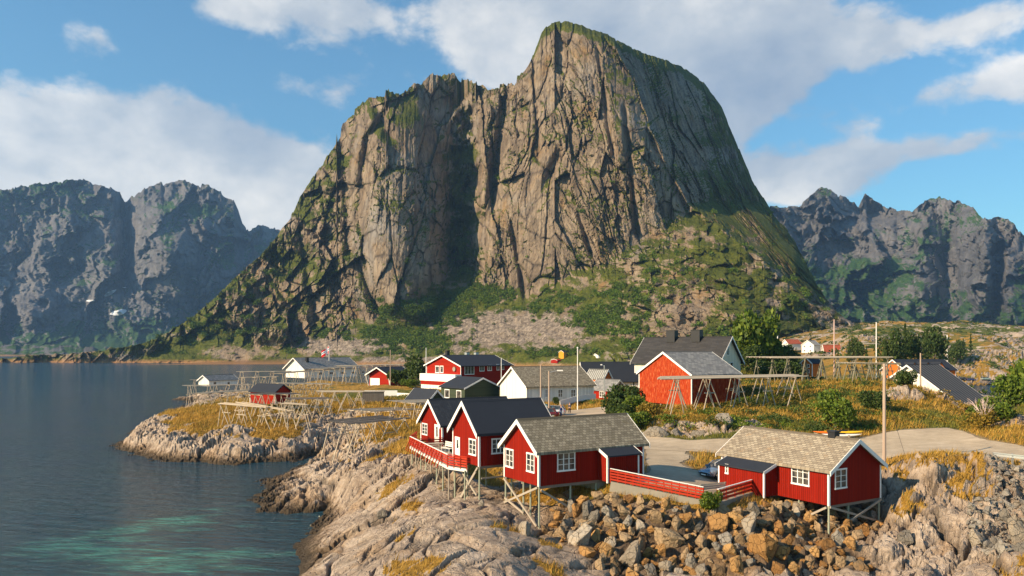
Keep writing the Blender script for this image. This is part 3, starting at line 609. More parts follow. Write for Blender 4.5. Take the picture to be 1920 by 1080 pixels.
def sheet(name, poly, mat, step=.5, lift=.05):
    """a ground covering draped over the land, cut to its own outline"""
    pts = []; n = len(poly)
    for i in range(n):
        a = Vector(poly[i]); b = Vector(poly[(i+1) % n]); k = max(1, int((b-a).length/step))
        for j in range(k): pts.append(a.lerp(b, j/k)+Vector((fbm(np.array([i+j/k*3.]), np.array([a.x]), 2, 5)[0], 0))*.3)
    nb = len(pts); arr = np.array(poly); x0, y0 = arr.min(0); x1, y1 = arr.max(0)
    xs, ys = np.meshgrid(np.arange(x0, x1, step*1.3), np.arange(y0, y1, step*1.3)); ok = polydist(xs, ys, [tuple(p) for p in pts]) > step*.6
    pts += [Vector((float(a), float(b))) for a, b in zip(xs[ok], ys[ok])]
    vs, es, fs, *_ = delaunay_2d_cdt(pts, [(i, (i+1) % nb) for i in range(nb)], [], 0, 1e-4)
    vx = np.array([v.x for v in vs]); vy = np.array([v.y for v in vs]); z = height(vx, vy, False)
    cx = np.array([[sum(vs[i][0] for i in f)/3, sum(vs[i][1] for i in f)/3] for f in fs]); keep = polydist(cx[:, 0], cx[:, 1], [tuple(p) for p in pts[:nb]]) > 0
    me = npmesh(name, np.stack([vx, vy, z+lift], -1), np.array([f for f, k in zip(fs, keep) if k]), mat, True)
    return tag(link(name, me), kind='structure')
sheet('road', ROAD, M['asphalt'], .7, .07)
sheet('parking_area', LOT, M['gravel'], .5, .045)

w = MB(); w.add([(-9000, 20, 0), (9000, 20, 0), (9000, 9000, 0), (-9000, 9000, 0)], [(0, 1, 2, 3)])
tag(w.build('water', mat_water()), kind='structure')

# ------------------------------------------------------------------ mountains
def interp(x, pts): a = np.array(pts, float); return np.interp(x, a[:, 0], a[:, 1])
def mountain(name, mat, x0, x1, step, sky_pts, base_pts, tan_fn, relief_fn, nr=380, jit=2.5, seed=0, veg_fn=None, back=400):
    """base_pts: (px, distance of the foot). A slope is integrated upward column by column with the local steepness, then relieved along depth."""
    px = np.arange(x0, x1, step); nc = len(px)
    s = interp(px, sky_pts)+ridged(px/26, px*0+seed, 5, seed, .6)*-jit+jit*.4
    if seed == 3: s = s+(facets(px/24, px*0, 5, 1.3)[0]*10+facets(px/8, px*0, 6, 1.3)[0]*3)*sstep(540, 640, px)*sstep(1010, 970, px)+facets(px/11, px*0, 7, 1.3)[0]*2
    else: s = s+facets(px/19, px*0, seed, 1.4)[0]*4+facets(px/7, px*0, seed+1, 1.4)[0]*2
    Y0 = interp(px, base_pts); b = HY+CH*F/Y0
    s = np.minimum(s, b-1.5)
    v = np.linspace(0, 1, nr)[:, None]
    PY = b[None]+(s-b)[None]*v; PX = np.broadcast_to(px, PY.shape)
    T = tan_fn(PX, PY, v)
    Y = np.empty_like(PY); Y[0] = Y0
    for i in range(1, nr):
        dp = PY[i-1]-PY[i]; den = np.maximum(T[i]+(PY[i]-HY)/F, .10); Y[i] = Y[i-1]+Y[i-1]*dp/F/den
    k = np.ones(31)/31          # even the depth across columns
    for _ in range(3): Y = np.stack([np.convolve(np.pad(r, 15, 'edge'), k, 'valid') for r in Y])
    fade = sstep(0, .04, v)
    R, crack_gap = relief_fn(PX, PY, v, Y)
    Y = Y+R*fade
    X = (PX-CX)/F*Y; Z = CH-(PY-HY)/F*Y
    V = np.stack([X, Y, Z], -1); du = np.gradient(V, axis=1); dv = np.gradient(V, axis=0); N = np.cross(du, dv); N /= np.linalg.norm(N, axis=-1, keepdims=True)+1e-9
    veg, scree, snow = veg_fn(PX, PY, v, np.abs(N[..., 2]), Y)
    # far side
    rows = [V]; A = dict(veg=veg, scree=scree, snow=snow, crack_gap=crack_gap)
    top = V[-1]; nb = 14
    for i in range(1, nb+1):
        q = i/nb; r = top.copy(); r[:, 1] += back*q; r[:, 0] += top[:, 0]/top[:, 1]*back*q*.3
        r[:, 2] = top[:, 2]*(1-q)**1.3-25*q+ (fbm(px/40, px*0+i*.7, 3, seed+9)*back*.03 if i > 1 else -top[:, 2]*0.01)
        rows.append(r[None])
        for kk in A: A[kk] = np.concatenate([A[kk], A[kk][-1:]])
    VV = np.concatenate(rows)
    me = npmesh(name, VV.reshape(-1, 3), gridfaces(VV.shape[0], nc), mat, seed != 3, A)
    tag(link(name, me), kind='structure')
    return PX, PY, V, veg, scree
SKY_MAIN = [(-40, 676), (0, 674), (60, 667), (130, 664), (200, 657), (235, 650), (270, 642), (300, 630), (340, 607), (370, 587), (400, 562), (430, 532), (460, 502), (490, 477), (520, 442), (545, 407), (560, 374), (580, 342), (600, 314),
            (625, 270), (645, 230), (670, 202), (690, 187), (712, 177), (740, 174), (755, 170), (775, 157), (790, 162), (800, 152), (820, 142), (845, 139), (870, 150), (890, 157), (905, 154), (915, 167), (935, 162), (950, 157), (970, 145),
            (990, 122), (1000, 102), (1008, 82), (1015, 64), (1025, 50), (1040, 41), (1060, 40), (1085, 46), (1110, 56), (1140, 66), (1165, 79), (1190, 93), (1220, 104), (1250, 113), (1275, 123), (1300, 141), (1320, 156), (1340, 179), (1355, 206),
            (1365, 231), (1380, 266), (1395, 301), (1410, 336), (1430, 369), (1450, 401), (1475, 431), (1495, 461), (1515, 501), (1530, 531), (1550, 561), (1570, 586), (1590, 601), (1620, 612), (1660, 630), (1700, 652), (1760, 666)]
TAL = [(-40, 684), (250, 684), (300, 655), (360, 640), (440, 650), (560, 655), (620, 640), (700, 600), (740, 588), (800, 548), (850, 520), (880, 522), (930, 555), (1000, 565), (1040, 545), (1080, 530), (1130, 515), (1190, 470), (1250, 440), (1300, 400), (1340, 395), (1400, 450), (1470, 520), (1560, 600), (1760, 680)]
RIDGE = [(40, 1100), (80, 1150), (150, 1185), (220, 1215), (300, 1243), (380, 1290), (440, 1370), (500, 1440), (570, 1520), (610, 1600), (700, 1700)]   # row -> column
def tan_main(PX, PY, v):
    tal = interp(PX, TAL); s = interp(PX, SKY_MAIN)
    cl = sstep(6, -14, PY-tal)
    left = sstep(700, 600, PX)
    cliff = 2.6*(1-left)+1.25*left
    cliff = np.where(PX > 1300, 1.5, cliff)
    t_ = .58*(1-cl)+cliff*cl
    top = sstep(30, 4, PY-s)*sstep(1000, 1060, PX)
    return t_*(1-top)+.62*top+.0
def relief_main(PX, PY, v, Y):
    k = .72   # metres per pixel at the cliff
    R = np.zeros_like(PX)
    tal = interp(PX, TAL); cl = sstep(10, -25, PY-tal)
    # left flank turns away to the left
    R += np.maximum(0, 700-PX)*k*.35
    # right side turns away beyond the arete
    xr = np.interp(PY, [r[0] for r in RIDGE], [r[1] for r in RIDGE])+fbm(PY/90, PX*0, 2, 8)*9
    dR = np.maximum(0, PX-xr); R += dR*k*2.5*sstep(690, 560, PY)
    # gentle rounding of the main face: it faces a little left
    R += np.clip(PX-900, 0, 400)*k*(-.10)*sstep(600, 400, PY)
    # great buttress
    cxb = 752+ (PY-400)*.06
    wid = 88*np.sqrt(np.clip(1-((PY-385)/235)**2, 0, 1))+4
    q = (PX-cxb)/wid; R += -62*np.sqrt(np.clip(1-q*q, 0, 1))*sstep(150, 230, PY)*(q < 1)*sstep(618, 575, PY)
    # deep gully between buttress and main face, narrow pillar in it
    gy = sstep(140, 200, PY)*sstep(560, 480, PY)
    cg = 866+(PY-350)*.02
    cg = cg+fbm(PY/50, PX*0, 3, 66)*12-(PY-350)*.07; R += 52*np.exp(-((PX-cg)/32)**2)*gy*(1+fbm(PX/30, PY/45, 3, 67)*.5)
    R += -30*np.exp(-((PX-912-(PY-250)*-.05)/11)**2)*sstep(180, 210, PY)*sstep(430, 350, PY)
    R += 28*np.exp(-((PX-938-(PY-250)*-.12)/9)**2)*sstep(150, 200, PY)*sstep(420, 340, PY)
    # edge where the left flank meets the buttress
    ce = np.interp(PY, [180, 260, 400, 560, 620], [745, 690, 672, 700, 740]); R += 26*np.exp(-((PX-ce)/10)**2)*sstep(170, 230, PY)*sstep(625, 560, PY)
    # notch cave on the main face
    R += 22*np.exp(-((PX-1035+(PY-320)*.35)/10)**2-((PY-315)/30)**2)
    # other cracks in the face
    for (a, b, ya, yb, wd, dp) in [(960, 985, 420, 560, 5, 14), (1085, 1110, 400, 480, 5, 12), (1170, 1195, 200, 440, 5, 12), (1120, 1150, 90, 300, 4, 9), (560, 600, 420, 640, 8, 16), (640, 655, 230, 480, 9, 18), (1215, 1290, 250, 400, 6, 14),
                                  (700, 730, 190, 260, 10, 20), (480, 560, 480, 600, 6, 9), (1000, 1010, 130, 300, 4, 8)]:
        xc = a+(b-a)*(PY-ya)/(yb-ya); R += dp*np.exp(-((PX-xc)/wd)**2)*sstep(ya-15, ya+15, PY)*sstep(yb+15, yb-15, PY)
    # fractured rock: vertically drawn ridges with warp
    U = PX*k+dR*k*1.6; Vv = PY*k; wu = U+fbm(U/110, Vv/200, 2, 21)*12+Vv*.10*np.sign(PX-1000)*0
    tilt = np.where(PX > 1040, -.22, .06)*Vv
    wt = wu+tilt
    w2_ = wt+fbm(U/12, Vv/60, 3, 23)*2.2; v2_ = Vv+fbm(U/26, Vv/50, 3, 24)*3
    inb = np.clip(1.1-np.abs(q), 0, 1)*sstep(170, 240, PY)*sstep(600, 560, PY); md = np.clip(.55+fbm(U/70, Vv/110, 3, 59)*1.1, .25, 1.15)*(1-.5*inb)
    A0, _e = facets(w2_/75+.3, v2_/210, 29, 1.5); A1, e1 = facets(w2_/38, v2_/120, 31, 1.3); A2, e2 = facets(w2_/15, v2_/44, 41, 1.3); A3, e3 = facets(w2_/6.0, v2_/15, 51, 1.3); A4, e4 = facets(w2_/3.2+fbm(U/9, Vv/9, 2, 58), v2_/6.5, 53, 1.2)
    st = fbm(w2_/4.2, v2_/30, 4, 55, .6); st2 = ridged(w2_/26, v2_/140, 4, 57, .6)
    big = fbm(U/120, Vv/160, 3, 81)
    amp = (.10+.90*cl)*(.25+.75*sstep(180, 380, PX))
    R += (A0*16*cl+A1*10*cl+(A2*6.5+A3*3.8+A4*2.0+st*1.6-st2*1.5)*md+big*10+(np.clip(1-e1/.05, 0, 1)*4+np.clip(1-e2/.07, 0, 1)*2.6*md)*cl)*amp
    n2 = st; f2 = e2; f1 = 0
    sp = sstep(1080, 1200, PX)*(1-.9*cl); S1, _ = facets(U/26+fbm(U/30, Vv/30, 2, 97)*.8, (Vv-U*.3)/17, 98, 1.4); S2, _ = facets(U/9, Vv/7, 99, 1.4); R += (S1*7+S2*2.6)*sp
    # left flank: slanting ribs
    lf = sstep(690, 610, PX)*cl
    wl = U*.8+Vv*.75
    L1, _ = facets(wl/26, (Vv-U)/60, 91, 1.4); L2, _ = facets(wl/10, (Vv-U)/22, 93, 1.3); R += (L1*17+L2*8-ridged(wl/34, (Vv-U)/90, 5, 91, .58)*6)*lf
    # talus cones
    R += fbm(U/40, Vv/18, 4, 95)*7*(1-cl)
    crack_gap = np.clip((1-np.minimum(f2-f1, .10)/.10)*.8*cl+(sstep(.05, -.35, n2)*.5)*cl, 0, 1)
    return R, crack_gap
def veg_main(PX, PY, v, nz, Y):
    tal = interp(PX, TAL); s = interp(PX, SKY_MAIN); U = PX*.72; Vv = PY*.72
    n = fbm(U/28, Vv/22, 4, 111); n2 = fbm(U/75, Vv/60, 3, 121)
    ledge = sstep(.40, .62, nz+n*.10)
    cl = sstep(10, -20, PY-tal)
    vg = ledge*cl*(.85)+cl*(n*.42-.08)+(1-cl)*(.70+n*.45-.42*sstep(.72, .45, nz)*sstep(1080, 1200, PX))
    vg += sstep(690, 630, PX)*cl*(.22+n2*.7+n*.35)                       # mossier left flank
    vg += np.exp(-((PX-866)/34)**2)*sstep(200, 300, PY)*sstep(540, 470, PY)*.75      # green gully
    vg += sstep(24, 6, PY-s)*sstep(1010, 1060, PX)*.9                  # turf on the summit dome
    vg += sstep(14, 4, PY-s)*.35
    xr = np.interp(PY, [r[0] for r in RIDGE], [r[1] for r in RIDGE])
    vg += sstep(20, 60, PX-xr)*(.22+n2*.5+sstep(330, 520, PY)*.28)
    vg += sstep(1290, 1340, PX)*sstep(360, 430, PY)*sstep(0, -30, PX-xr)*(.45+n*.6)
    vg += sstep(980, 1010, PX)*sstep(150, 90, PY)*sstep(1060, 1010, PX)*.4
    sc = np.zeros_like(PX)
    for (cx, cy, rx, ry, w) in [(960, 615, 150, 36, 1.35), (640, 648, 95, 22, 1.1), (1040, 640, 90, 25, .9), (720, 675, 200, 8, .8), (1520, 640, 60, 22, 1.0), (1080, 600, 60, 16, .6), (1570, 590, 60, 40, .8), (880, 655, 90, 14, .7)]:
        sc = np.maximum(sc, w*np.exp(-(((PX-cx)/rx)**2+((PY-cy)/ry)**2)**2))
    sc = sc*(.8+fbm(U/16, Vv/10, 4, 131)*.55)
    # bare glacier-polished spur
    bare = np.exp(-(((PX-1290-(600-PY)*.9)/62)**2+((PY-580)/42)**2))
    vg = vg-bare*(.85+n)
    lowL = sstep(460, 380, PX)*sstep(560, 620, PY); vg += lowL*.35-.9*sstep(300, 200, PX)*sstep(-.1, .3, n+.15)
    # pink boulder cliffs near the water at left
    for (cx, cy, rx, ry) in [(520, 630, 60, 34), (420, 665, 50, 12), (620, 575, 60, 40), (470, 590, 30, 40)]:
        vg -= .55*np.exp(-(((PX-cx)/rx)**2+((PY-cy)/ry)**2))
    return np.clip(vg, 0, 1), np.clip(sc, 0, 1), np.zeros_like(PX)
mt = mat_mountain('mountain_rock', [(0.115, 0.085, 0.060), (0.235, 0.178, 0.125), (0.35, 0.275, 0.195), (0.48, 0.395, 0.295)], [(0.032, 0.042, 0.008), (0.075, 0.090, 0.013), (0.155, 0.145, 0.026)], (0.04, 0.032, 0.028), bumpd=3.5)
MM = mountain('mountain', mt, -40, 1760, 1.7, SKY_MAIN, [(-40, 780), (300, 830), (530, 850), (800, 790), (1000, 700), (1200, 590), (1400, 540), (1600, 600), (1760, 640)], tan_main, relief_main, 430, 3.0, 3, veg_main)

# distant ranges
def tan_far(a, b, c):
    def f(PX, PY, v): return a*(1-sstep(.1, .25, v))+b*sstep(.1, .25, v)+c*sstep(.8, 1, v)
    return f
def relief_far(k, amp, seed, feats=()):
    def f(PX, PY, v, Y):
        U = PX*k; Vv = PY*k; wu = U+fbm(U/260, Vv/260, 3, seed)*120
        w2_ = wu+fbm(U/90, Vv/90, 4, seed+8)*40; v2_ = Vv+fbm(U/80, Vv/80, 4, seed+9)*50
        A1, _ = facets(w2_/190, v2_/420, seed+1, 1.6); A2, _ = facets((w2_+v2_*.3)/75, v2_/150, seed+2, 1.5); A3, _ = facets(w2_/30, v2_/55, seed+5, 1.4)
        R = (A1*1.0+A2*.40+A3*.10)*amp-ridged(w2_/260, v2_/800, 5, seed+6)*amp*.45+fbm(U/20, Vv/30, 4, seed+3)*amp*.07
        for (cx, cy, rx, ry, d) in feats: R += d*np.exp(-(((PX-cx)/rx)**2+((PY-cy)/ry)**2))
        f1, f2, cid = worley(wu/90, Vv/150, seed+4); R += (cid-.5)*amp*.12
        return R*sstep(0, .1, v), np.clip((1-np.minimum(f2-f1, .1)/.1)*.5, 0, 1)
    return f
def veg_left(PX, PY, v, nz, Y):
    n = fbm(PX/30, PY/24, 5, 501)
    vg = sstep(.62, .85, nz)*.6+sstep(560, 620, PY)*(.55+n*.4)+n*.32+sstep(200, 120, PX)*sstep(420, 360, PY)*.4
    vg += np.exp(-(((PX-380)/50)**2+((PY-395)/14)**2))*.8+np.exp(-(((PX-420)/40)**2+((PY-480)/22)**2))*.5
    vg -= np.exp(-(((PX-60-(PY-560)*.5)/52)**2+((PY-570)/50)**2))*1.2
    vg -= np.exp(-(((PX-358+(PY-460)*.5)/16)**2+((PY-460)/24)**2))*1.2
    sn = np.zeros_like(PX)
    for (cx, cy, rx, ry, sl) in [(207, 549, 13, 3.6, -.45), (171, 564, 9, 2.6, 0), (222, 586, 17, 4.2, -.2), (233, 539, 3, 1, 0)]:
        sn = np.maximum(sn, 1.3-(((PX-cx)/rx)**2+((PY-cy-sl*(PX-cx))/ry)**2)*.8+n*.6)
    return np.clip(vg, 0, 1), np.zeros_like(PX), np.clip(sn, 0, 1)
def veg_right(PX, PY, v, nz, Y):
    n = fbm(PX/26, PY/20, 5, 601)
    vg = sstep(.6, .8, nz)*.5+n*.5+sstep(455, 520, PY)*.50+.04
    vg += np.exp(-(((PX-1740+(PY-470)*1.0)/60)**2+((PY-450)/50)**2))*.6
    for (cx, cy, rx, ry) in [(1820, 490, 42, 60), (1740, 510, 40, 40), (1600, 410, 90, 30), (1890, 500, 26, 50), (1660, 380, 40, 26), (1860, 540, 40, 20), (1660, 470, 50, 16)]:
        vg -= .75*np.exp(-(((PX-cx)/rx)**2+((PY-cy)/ry)**2))
    return np.clip(vg, 0, 1), np.zeros_like(PX), np.zeros_like(PX)
mfar = mat_mountain('far_rock', [(0.06, 0.062, 0.068), (0.12, 0.118, 0.122), (0.20, 0.188, 0.185), (0.33, 0.30, 0.28)], [(0.016, 0.046, 0.016), (0.036, 0.082, 0.024), (0.095, 0.14, 0.034)], (0.03, 0.03, 0.035), bumpd=7, scale=.3, lichen=(.14, .12, .11))
mountain('mountain_range', mfar, -420, 640, 2.2, [(-420, 420), (-200, 380), (0, 358), (50, 350), (100, 342), (150, 338), (200, 350), (225, 366), (235, 381), (246, 370), (270, 355), (300, 345), (340, 340), (360, 346), (385, 347), (400, 352), (425, 370), (440, 377), (448, 395), (453, 415), (458, 432), (480, 426), (497, 423), (525, 430), (560, 450), (640, 520)],
         [(-420, 2300), (0, 2500), (300, 2600), (640, 2700)], tan_far(.28, 1.5, 0), relief_far(2.1, 100, 700, [(236, 440, 16, 90, 260), (60, 600, 60, 60, -160), (330, 470, 60, 80, -220), (620, 420, 130, 80, 900)]), 300, 2.5, 13, veg_left, 1500)
mountain('ridge', mfar, -420, 420, 2.6, [(-420, 640), (0, 648), (120, 646), (220, 655), (300, 660), (420, 664)], [(-420, 1900), (420, 1800)], tan_far(.2, .3, 0), relief_far(1.3, 12, 720), 24, 1.0, 15, lambda PX, PY, v, nz, Y: (np.full_like(PX, .55)+fbm(PX/20, PY/6, 3, 5)*.5, np.zeros_like(PX), np.zeros_like(PX)), 300)
mountain('peaks', mfar, 1380, 2260, 2.2, [(1380, 395), (1430, 392), (1460, 388), (1500, 386), (1540, 350), (1560, 358), (1590, 372), (1610, 388), (1622, 366), (1640, 376), (1660, 386), (1690, 394), (1710, 396), (1722, 385), (1745, 373), (1770, 371), (1790, 376), (1812, 384), (1828, 391), (1835, 402), (1845, 408), (1870, 407),
         (1890, 413), (1905, 425), (1920, 440), (1960, 480), (2000, 470), (2100, 420), (2260, 480)], [(1380, 1900), (1600, 2000), (1900, 1700), (2260, 1700)], tan_far(.30, 1.15, 0),
         relief_far(2.0, 92, 740, [(1840, 500, 50, 120, -180), (1640, 400, 60, 24, 160), (1720, 540, 60, 70, -120), (1780, 520, 24, 80, 140), (1870, 500, 12, 80, 160)]), 300, 2.2, 17, veg_right, 1500)

def cloud(name, label, cx, cy, cz, rx, ry, rz, seed):
    R_ = np.random.RandomState(seed); bm = bmesh.new(); bmesh.ops.create_icosphere(bm, subdivisions=5, radius=1)
    for v in bm.verts:
        a = np.array([v.co.x*2.1+seed]); b = np.array([v.co.y*2.1+v.co.z]); k = 1+.35*float(fbm(a, b, 5, seed)[0]); v.co = Vector((v.co.x*rx*k, v.co.y*ry*k, (v.co.z if v.co.z > 0 else v.co.z*.35)*rz*k))
    me = bpy.data.meshes.new(name); bm.to_mesh(me); bm.free(); me.polygons.foreach_set('use_smooth', [True]*len(me.polygons)); m, t, p = material('cloud_vapour'); p.inputs['Base Color'].default_value = (.85, .85, .87, 1); p.inputs['Roughness'].default_value = 1; me.materials.append(m)
    o = link(name, me); o.location = (cx, cy, cz); tag(o, kind='stuff')

def haze_box():
    b = MB().box(-5200, 5600, -25, 6300, -12, 2100)
    m = bpy.data.materials.new('haze_air'); m.use_nodes = True; tt = NT(m.node_tree); tt.n.clear()
    out = tt.new('ShaderNodeOutputMaterial'); pv = tt.new('ShaderNodeVolumePrincipled')
    pv.inputs['Color'].default_value = (.34, .60, 1.0, 1); pv.inputs['Density'].default_value = HAZE; pv.inputs['Anisotropy'].default_value = .1
    tt.l.new(pv.outputs[0], out.inputs['Volume'])
    tag(b.build('haze', m), 'thin blue haze over the fjord', 'haze', kind='stuff')
HAZE = 0.00006
# ------------------------------------------------------------------ buildings
TH0 = math.radians(30.5)
class House:
    """Corner nearest the camera at the origin; local x runs right-receding (wall R, facing -y), local y runs left-receding (wall L, facing -x)."""
    def __init__(s, name, label, cat, px, Y, base_py, eave_py, left_px, right_px, gable, rise, th=TH0, group=None, wall=None, roof=None, trim=None,
                 over=.35, eover=.3, lb=None, la=None, thick=.16, corner=True, barge=True, zb=None, cw=.13, gap=0.0):
        s.th = th; s.b = (math.cos(th), math.sin(th)); s.a = (-math.sin(th), math.cos(th))
        C = P(px, base_py, Y); s.C = C; s.zb = C.z; s.h = P(px, eave_py, Y).z-C.z
        s.la = la or s.solve(s.a, left_px); s.lb = lb or s.solve(s.b, right_px)
        s.root = thing(name, label, cat, C, th, group); s.gable = gable; s.rise = rise; s.wallm = wall; s.trim = trim or M['white']
        la, lb, h = s.la, s.lb, s.h
        w = MB()
        if gable == 'L': w.prism([(0, 0), (la, 0), (la, h), (la/2, h+rise), (0, h)], 'x', 0, lb)
        else: w.prism([(0, 0), (lb, 0), (lb, h), (lb/2, h+rise), (0, h)], 'y', 0, la)
        s.wall = w.build('wall', wall, s.root)
        # roof: two slabs with UVs (metres along ridge, metres down the slope)
        run = (la if gable == 'L' else lb); L = (lb if gable == 'L' else la)
        sl = rise/(run/2); ex = over; k = math.hypot(1, sl)
        vs = []; fs = []; uvs = []
        n = max(2, int(L/1.2)); sag = np.random.RandomState(int(px)).uniform(-.015, .015, n+1)
        for side in (0, 1):
            for top in (0, 1):
                off = thick*top+.012
                for i in range(n+1):
                    c = -ex+(L+2*ex)*i/n
                    r0 = run/2; z0 = h+rise+off*k+sag[i]; r1 = -eover; z1 = h-eover*sl+off*k+sag[i]
                    for (r, z, v) in ((r0, z0, 0), (r1, z1, (r0-r1)*k)):
                        rr = r if side == 0 else run-r
                        vs.append((c, rr, z) if gable == 'L' else (rr, c, z)); uvs.append((c+side*50, v))
        nn = (n+1)*2
        for side in (0, 1):
            o = side*2*nn
            for i in range(n):
                b0 = o+i*2; t0 = o+nn+i*2
                fs += [(b0, b0+2, b0+3, b0+1), (t0, t0+1, t0+3, t0+2), (b0+1, b0+3, t0+3, t0+1)]
            fs += [(o, o+1, o+nn+1, o+nn), (o+2*n, o+nn+2*n, o+nn+2*n+1, o+2*n+1)]
        me = bpy.data.meshes.new('roof'); me.from_pydata(vs, [], fs); bm = bmesh.new(); bm.from_mesh(me); bmesh.ops.recalc_face_normals(bm, faces=bm.faces)
        ul = bm.loops.layers.uv.new('UVMap')
        for f in bm.faces:
            for l in f.loops: l[ul].uv = uvs[l.vert.index]
        bm.to_mesh(me); bm.free(); me.materials.append(roof); s.roof = link('roof', me, s.root)
        # ridge cap
        zr = h+rise+thick*k+.03
        rc = MB(); q = run/2
        pr = [(q-.14, zr-.14*sl), (q, zr+.045), (q+.14, zr-.14*sl)]
        rc.prism(pr, 'x' if gable == 'L' else 'y', -ex+.01, L+ex-.01); rc.build('ridge_cap', roof, s.roof)
        s.sl = sl; s.k = k; s.run = run; s.L = L; s.over = ex; s.eover = eover; s.thick = thick
        if barge:
            for end in (0, 1):
                c0 = (-ex-.05) if end == 0 else L+ex+.002; c1 = c0+.048
                g = MB()
                for side in (0, 1):
                    r0, r1 = run/2, -eover-.04
                    p = [(r0, h+rise+(thick+.03)*k), (r1, h-(eover+.04)*sl+(thick+.03)*k), (r1, h-(eover+.04)*sl-.10*k), (r0, h+rise-.10*k)]
                    if side: p = [(run-r, z) for r, z in p]
                    g.prism(p, 'x' if gable == 'L' else 'y', c0+side*.001, c1+side*.001)
                g.build('bargeboard', s.trim, s.root)
        if corner:
            for (cx_, cy_) in ((0, 0), (lb, 0), (0, la)):
                g = MB(); e = .025; sx = 1 if cx_ == 0 else -1; sy = 1 if cy_ == 0 else -1
                x0, x1 = sorted((cx_-sx*e, cx_+sx*cw)); y0, y1 = sorted((cy_-sy*e, cy_+sy*cw))
                xs = sorted((cx_-sx*e, cx_+sx*.02)); ys = sorted((cy_-sy*e, cy_+sy*.02))
                g.box(x0, x1, ys[0], ys[1], -.03, h-.02); g.box(xs[0], xs[1], y0+.0 if sy < 0 else ys[1], y1 if sy > 0 else ys[0], -.03, h-.02)
                g.build('corner_board', s.trim, s.root)
    def solve(s, d, px):
        r = (px-CX)/F; return (r*s.C.y-s.C.x)/(d[0]-r*d[1])
    def along(s, wall, px): return s.solve(s.a if wall == 'L' else s.b, px)
    def place(s, wall, t, z, out=0.0):
        return (-out, t, z) if wall == 'L' else (t, -out, z)
    def zat(s, wall, px, py):
        d = s.a if wall == 'L' else s.b; t = s.along(wall, px); return CH-(py-HY)/F*(s.C.y+d[1]*t)-s.zb
    def window(s, wall, p0, p1, y0, y1, cols=2, rows=3, frame=None, out0=0.0, mull=.036, parent=None, fw=.085):
        """pixel columns p0..p1 and rows y0 (top)..y1 (bottom)"""
        t0, t1 = sorted((s.along(wall, p0), s.along(wall, p1))); pm = (p0+p1)/2
        z1 = s.zat(wall, pm, y0); z0 = s.zat(wall, pm, y1); s.window_m(wall, t0, t1, z0, z1, cols, rows, frame, out0, mull, fw)
    def window_m(s, wall, t0, t1, z0, z1, cols=2, rows=3, frame=None, out0=0.0, mull=.036, fw=.085):
        frame = frame or M['white']; g = MB()
        def bx(a, b, c, d, o0, o1):
            o0 += out0; o1 += out0
            if wall == 'L': g.box(-o1, -o0, a, b, c, d)
            elif wall == 'R': g.box(a, b, -o1, -o0, c, d)
        bx(t0-.02, t1+.02, z1-fw, z1+.03, -.01, .06); bx(t0-.03, t1+.03, z0-.04, z0+fw, -.01, .075)
        bx(t0, t0+fw, z0+fw, z1-fw, -.01, .055); bx(t1-fw, t1, z0+fw, z1-fw, -.01, .055)
        iw = (t1-t0-2*fw); ih = (z1-z0-2*fw)
        for i in range(1, cols):
            c = t0+fw+iw*i/cols; bx(c-mull, c+mull, z0+fw, z1-fw, -.01, .048)
        for j in range(1, rows):
            for i in range(cols):
                a = t0+fw+iw*i/cols+(mull if i else 0); b = t0+fw+iw*(i+1)/cols-(mull if i < cols-1 else 0)
                c = z0+fw+ih*j/rows; bx(a, b, c-.018, c+.018, -.01, .036)
        w = g.build('window', frame, s.root); q = MB()
        if wall == 'L': q.box(-.018-out0, .0-out0, t0+fw*.5, t1-fw*.5, z0+fw*.5, z1-fw*.5)
        else: q.box(t0+fw*.5, t1-fw*.5, -.018-out0, .0-out0, z0+fw*.5, z1-fw*.5)
        q.build('pane', M['glass'], w)
    def door(s, wall, p0, p1, y0, y1, mat=None, glass=True, out0=0.0):
        t0, t1 = sorted((s.along(wall, p0), s.along(wall, p1))); pm = (p0+p1)/2
        z1 = s.zat(wall, pm, y0); z0 = s.zat(wall, pm, y1)
        g = MB(); fw = .09
        def bx(m, a, b, c, d, o0, o1):
            if wall == 'L': m.box(-o1-out0, -o0-out0, a, b, c, d)
            else: m.box(a, b, -o1-out0, -o0-out0, c, d)
        bx(g, t0, t1, z0, z1, -.01, .03); bx(g, t0, t0+fw, z0, z1-.002, .03, .06); bx(g, t1-fw, t1, z0, z1-.002, .03, .06); bx(g, t0+fw, t1-fw, z1-fw, z1, .03, .058)
        d = g.build('door', mat or M['white'], s.root)
        if glass:
            q = MB(); w = t1-t0; bx(q, t0+w*.32, t1-w*.32, z0+(z1-z0)*.38, z1-.25, .03, .042); q.build('pane', M['glass'], d)
        q = MB(); bx(q, t0+.14, t0+.24, z0+(z1-z0)*.47, z0+(z1-z0)*.50, .03, .09); q.build('handle', M['steel'], d)
    def world(s, x, y, z=0): return Vector((s.C.x+s.b[0]*x+s.a[0]*y, s.C.y+s.b[1]*x+s.a[1]*y, s.zb+z))
    def stilts(s, pts, mat=None, r=.085, parent=None, top=0.0):
        out = []
        for (x, y) in pts:
            w = s.world(x, y); g = H(w.x, w.y)-.25
            if g < s.zb-.15:
                pole('stilt', (x, y, g-s.zb), (x, y, top), r, mat or M['treated'], s.root); out.append((x, y, g-s.zb))
        return out
    def brace(s, p, q, w=.09, h=.16, mat=None): MB().bar(p, q, w, h).build('brace', mat or M['greywood'], s.root)
    def beams(s, inset=.15):
        g = MB()
        for y in (inset, s.la/2, s.la-inset): g.box(.1, s.lb-.1, y-.09, y+.09, -.22, -.012)
        g.build('floor_beam', M['darkwood'], s.root)
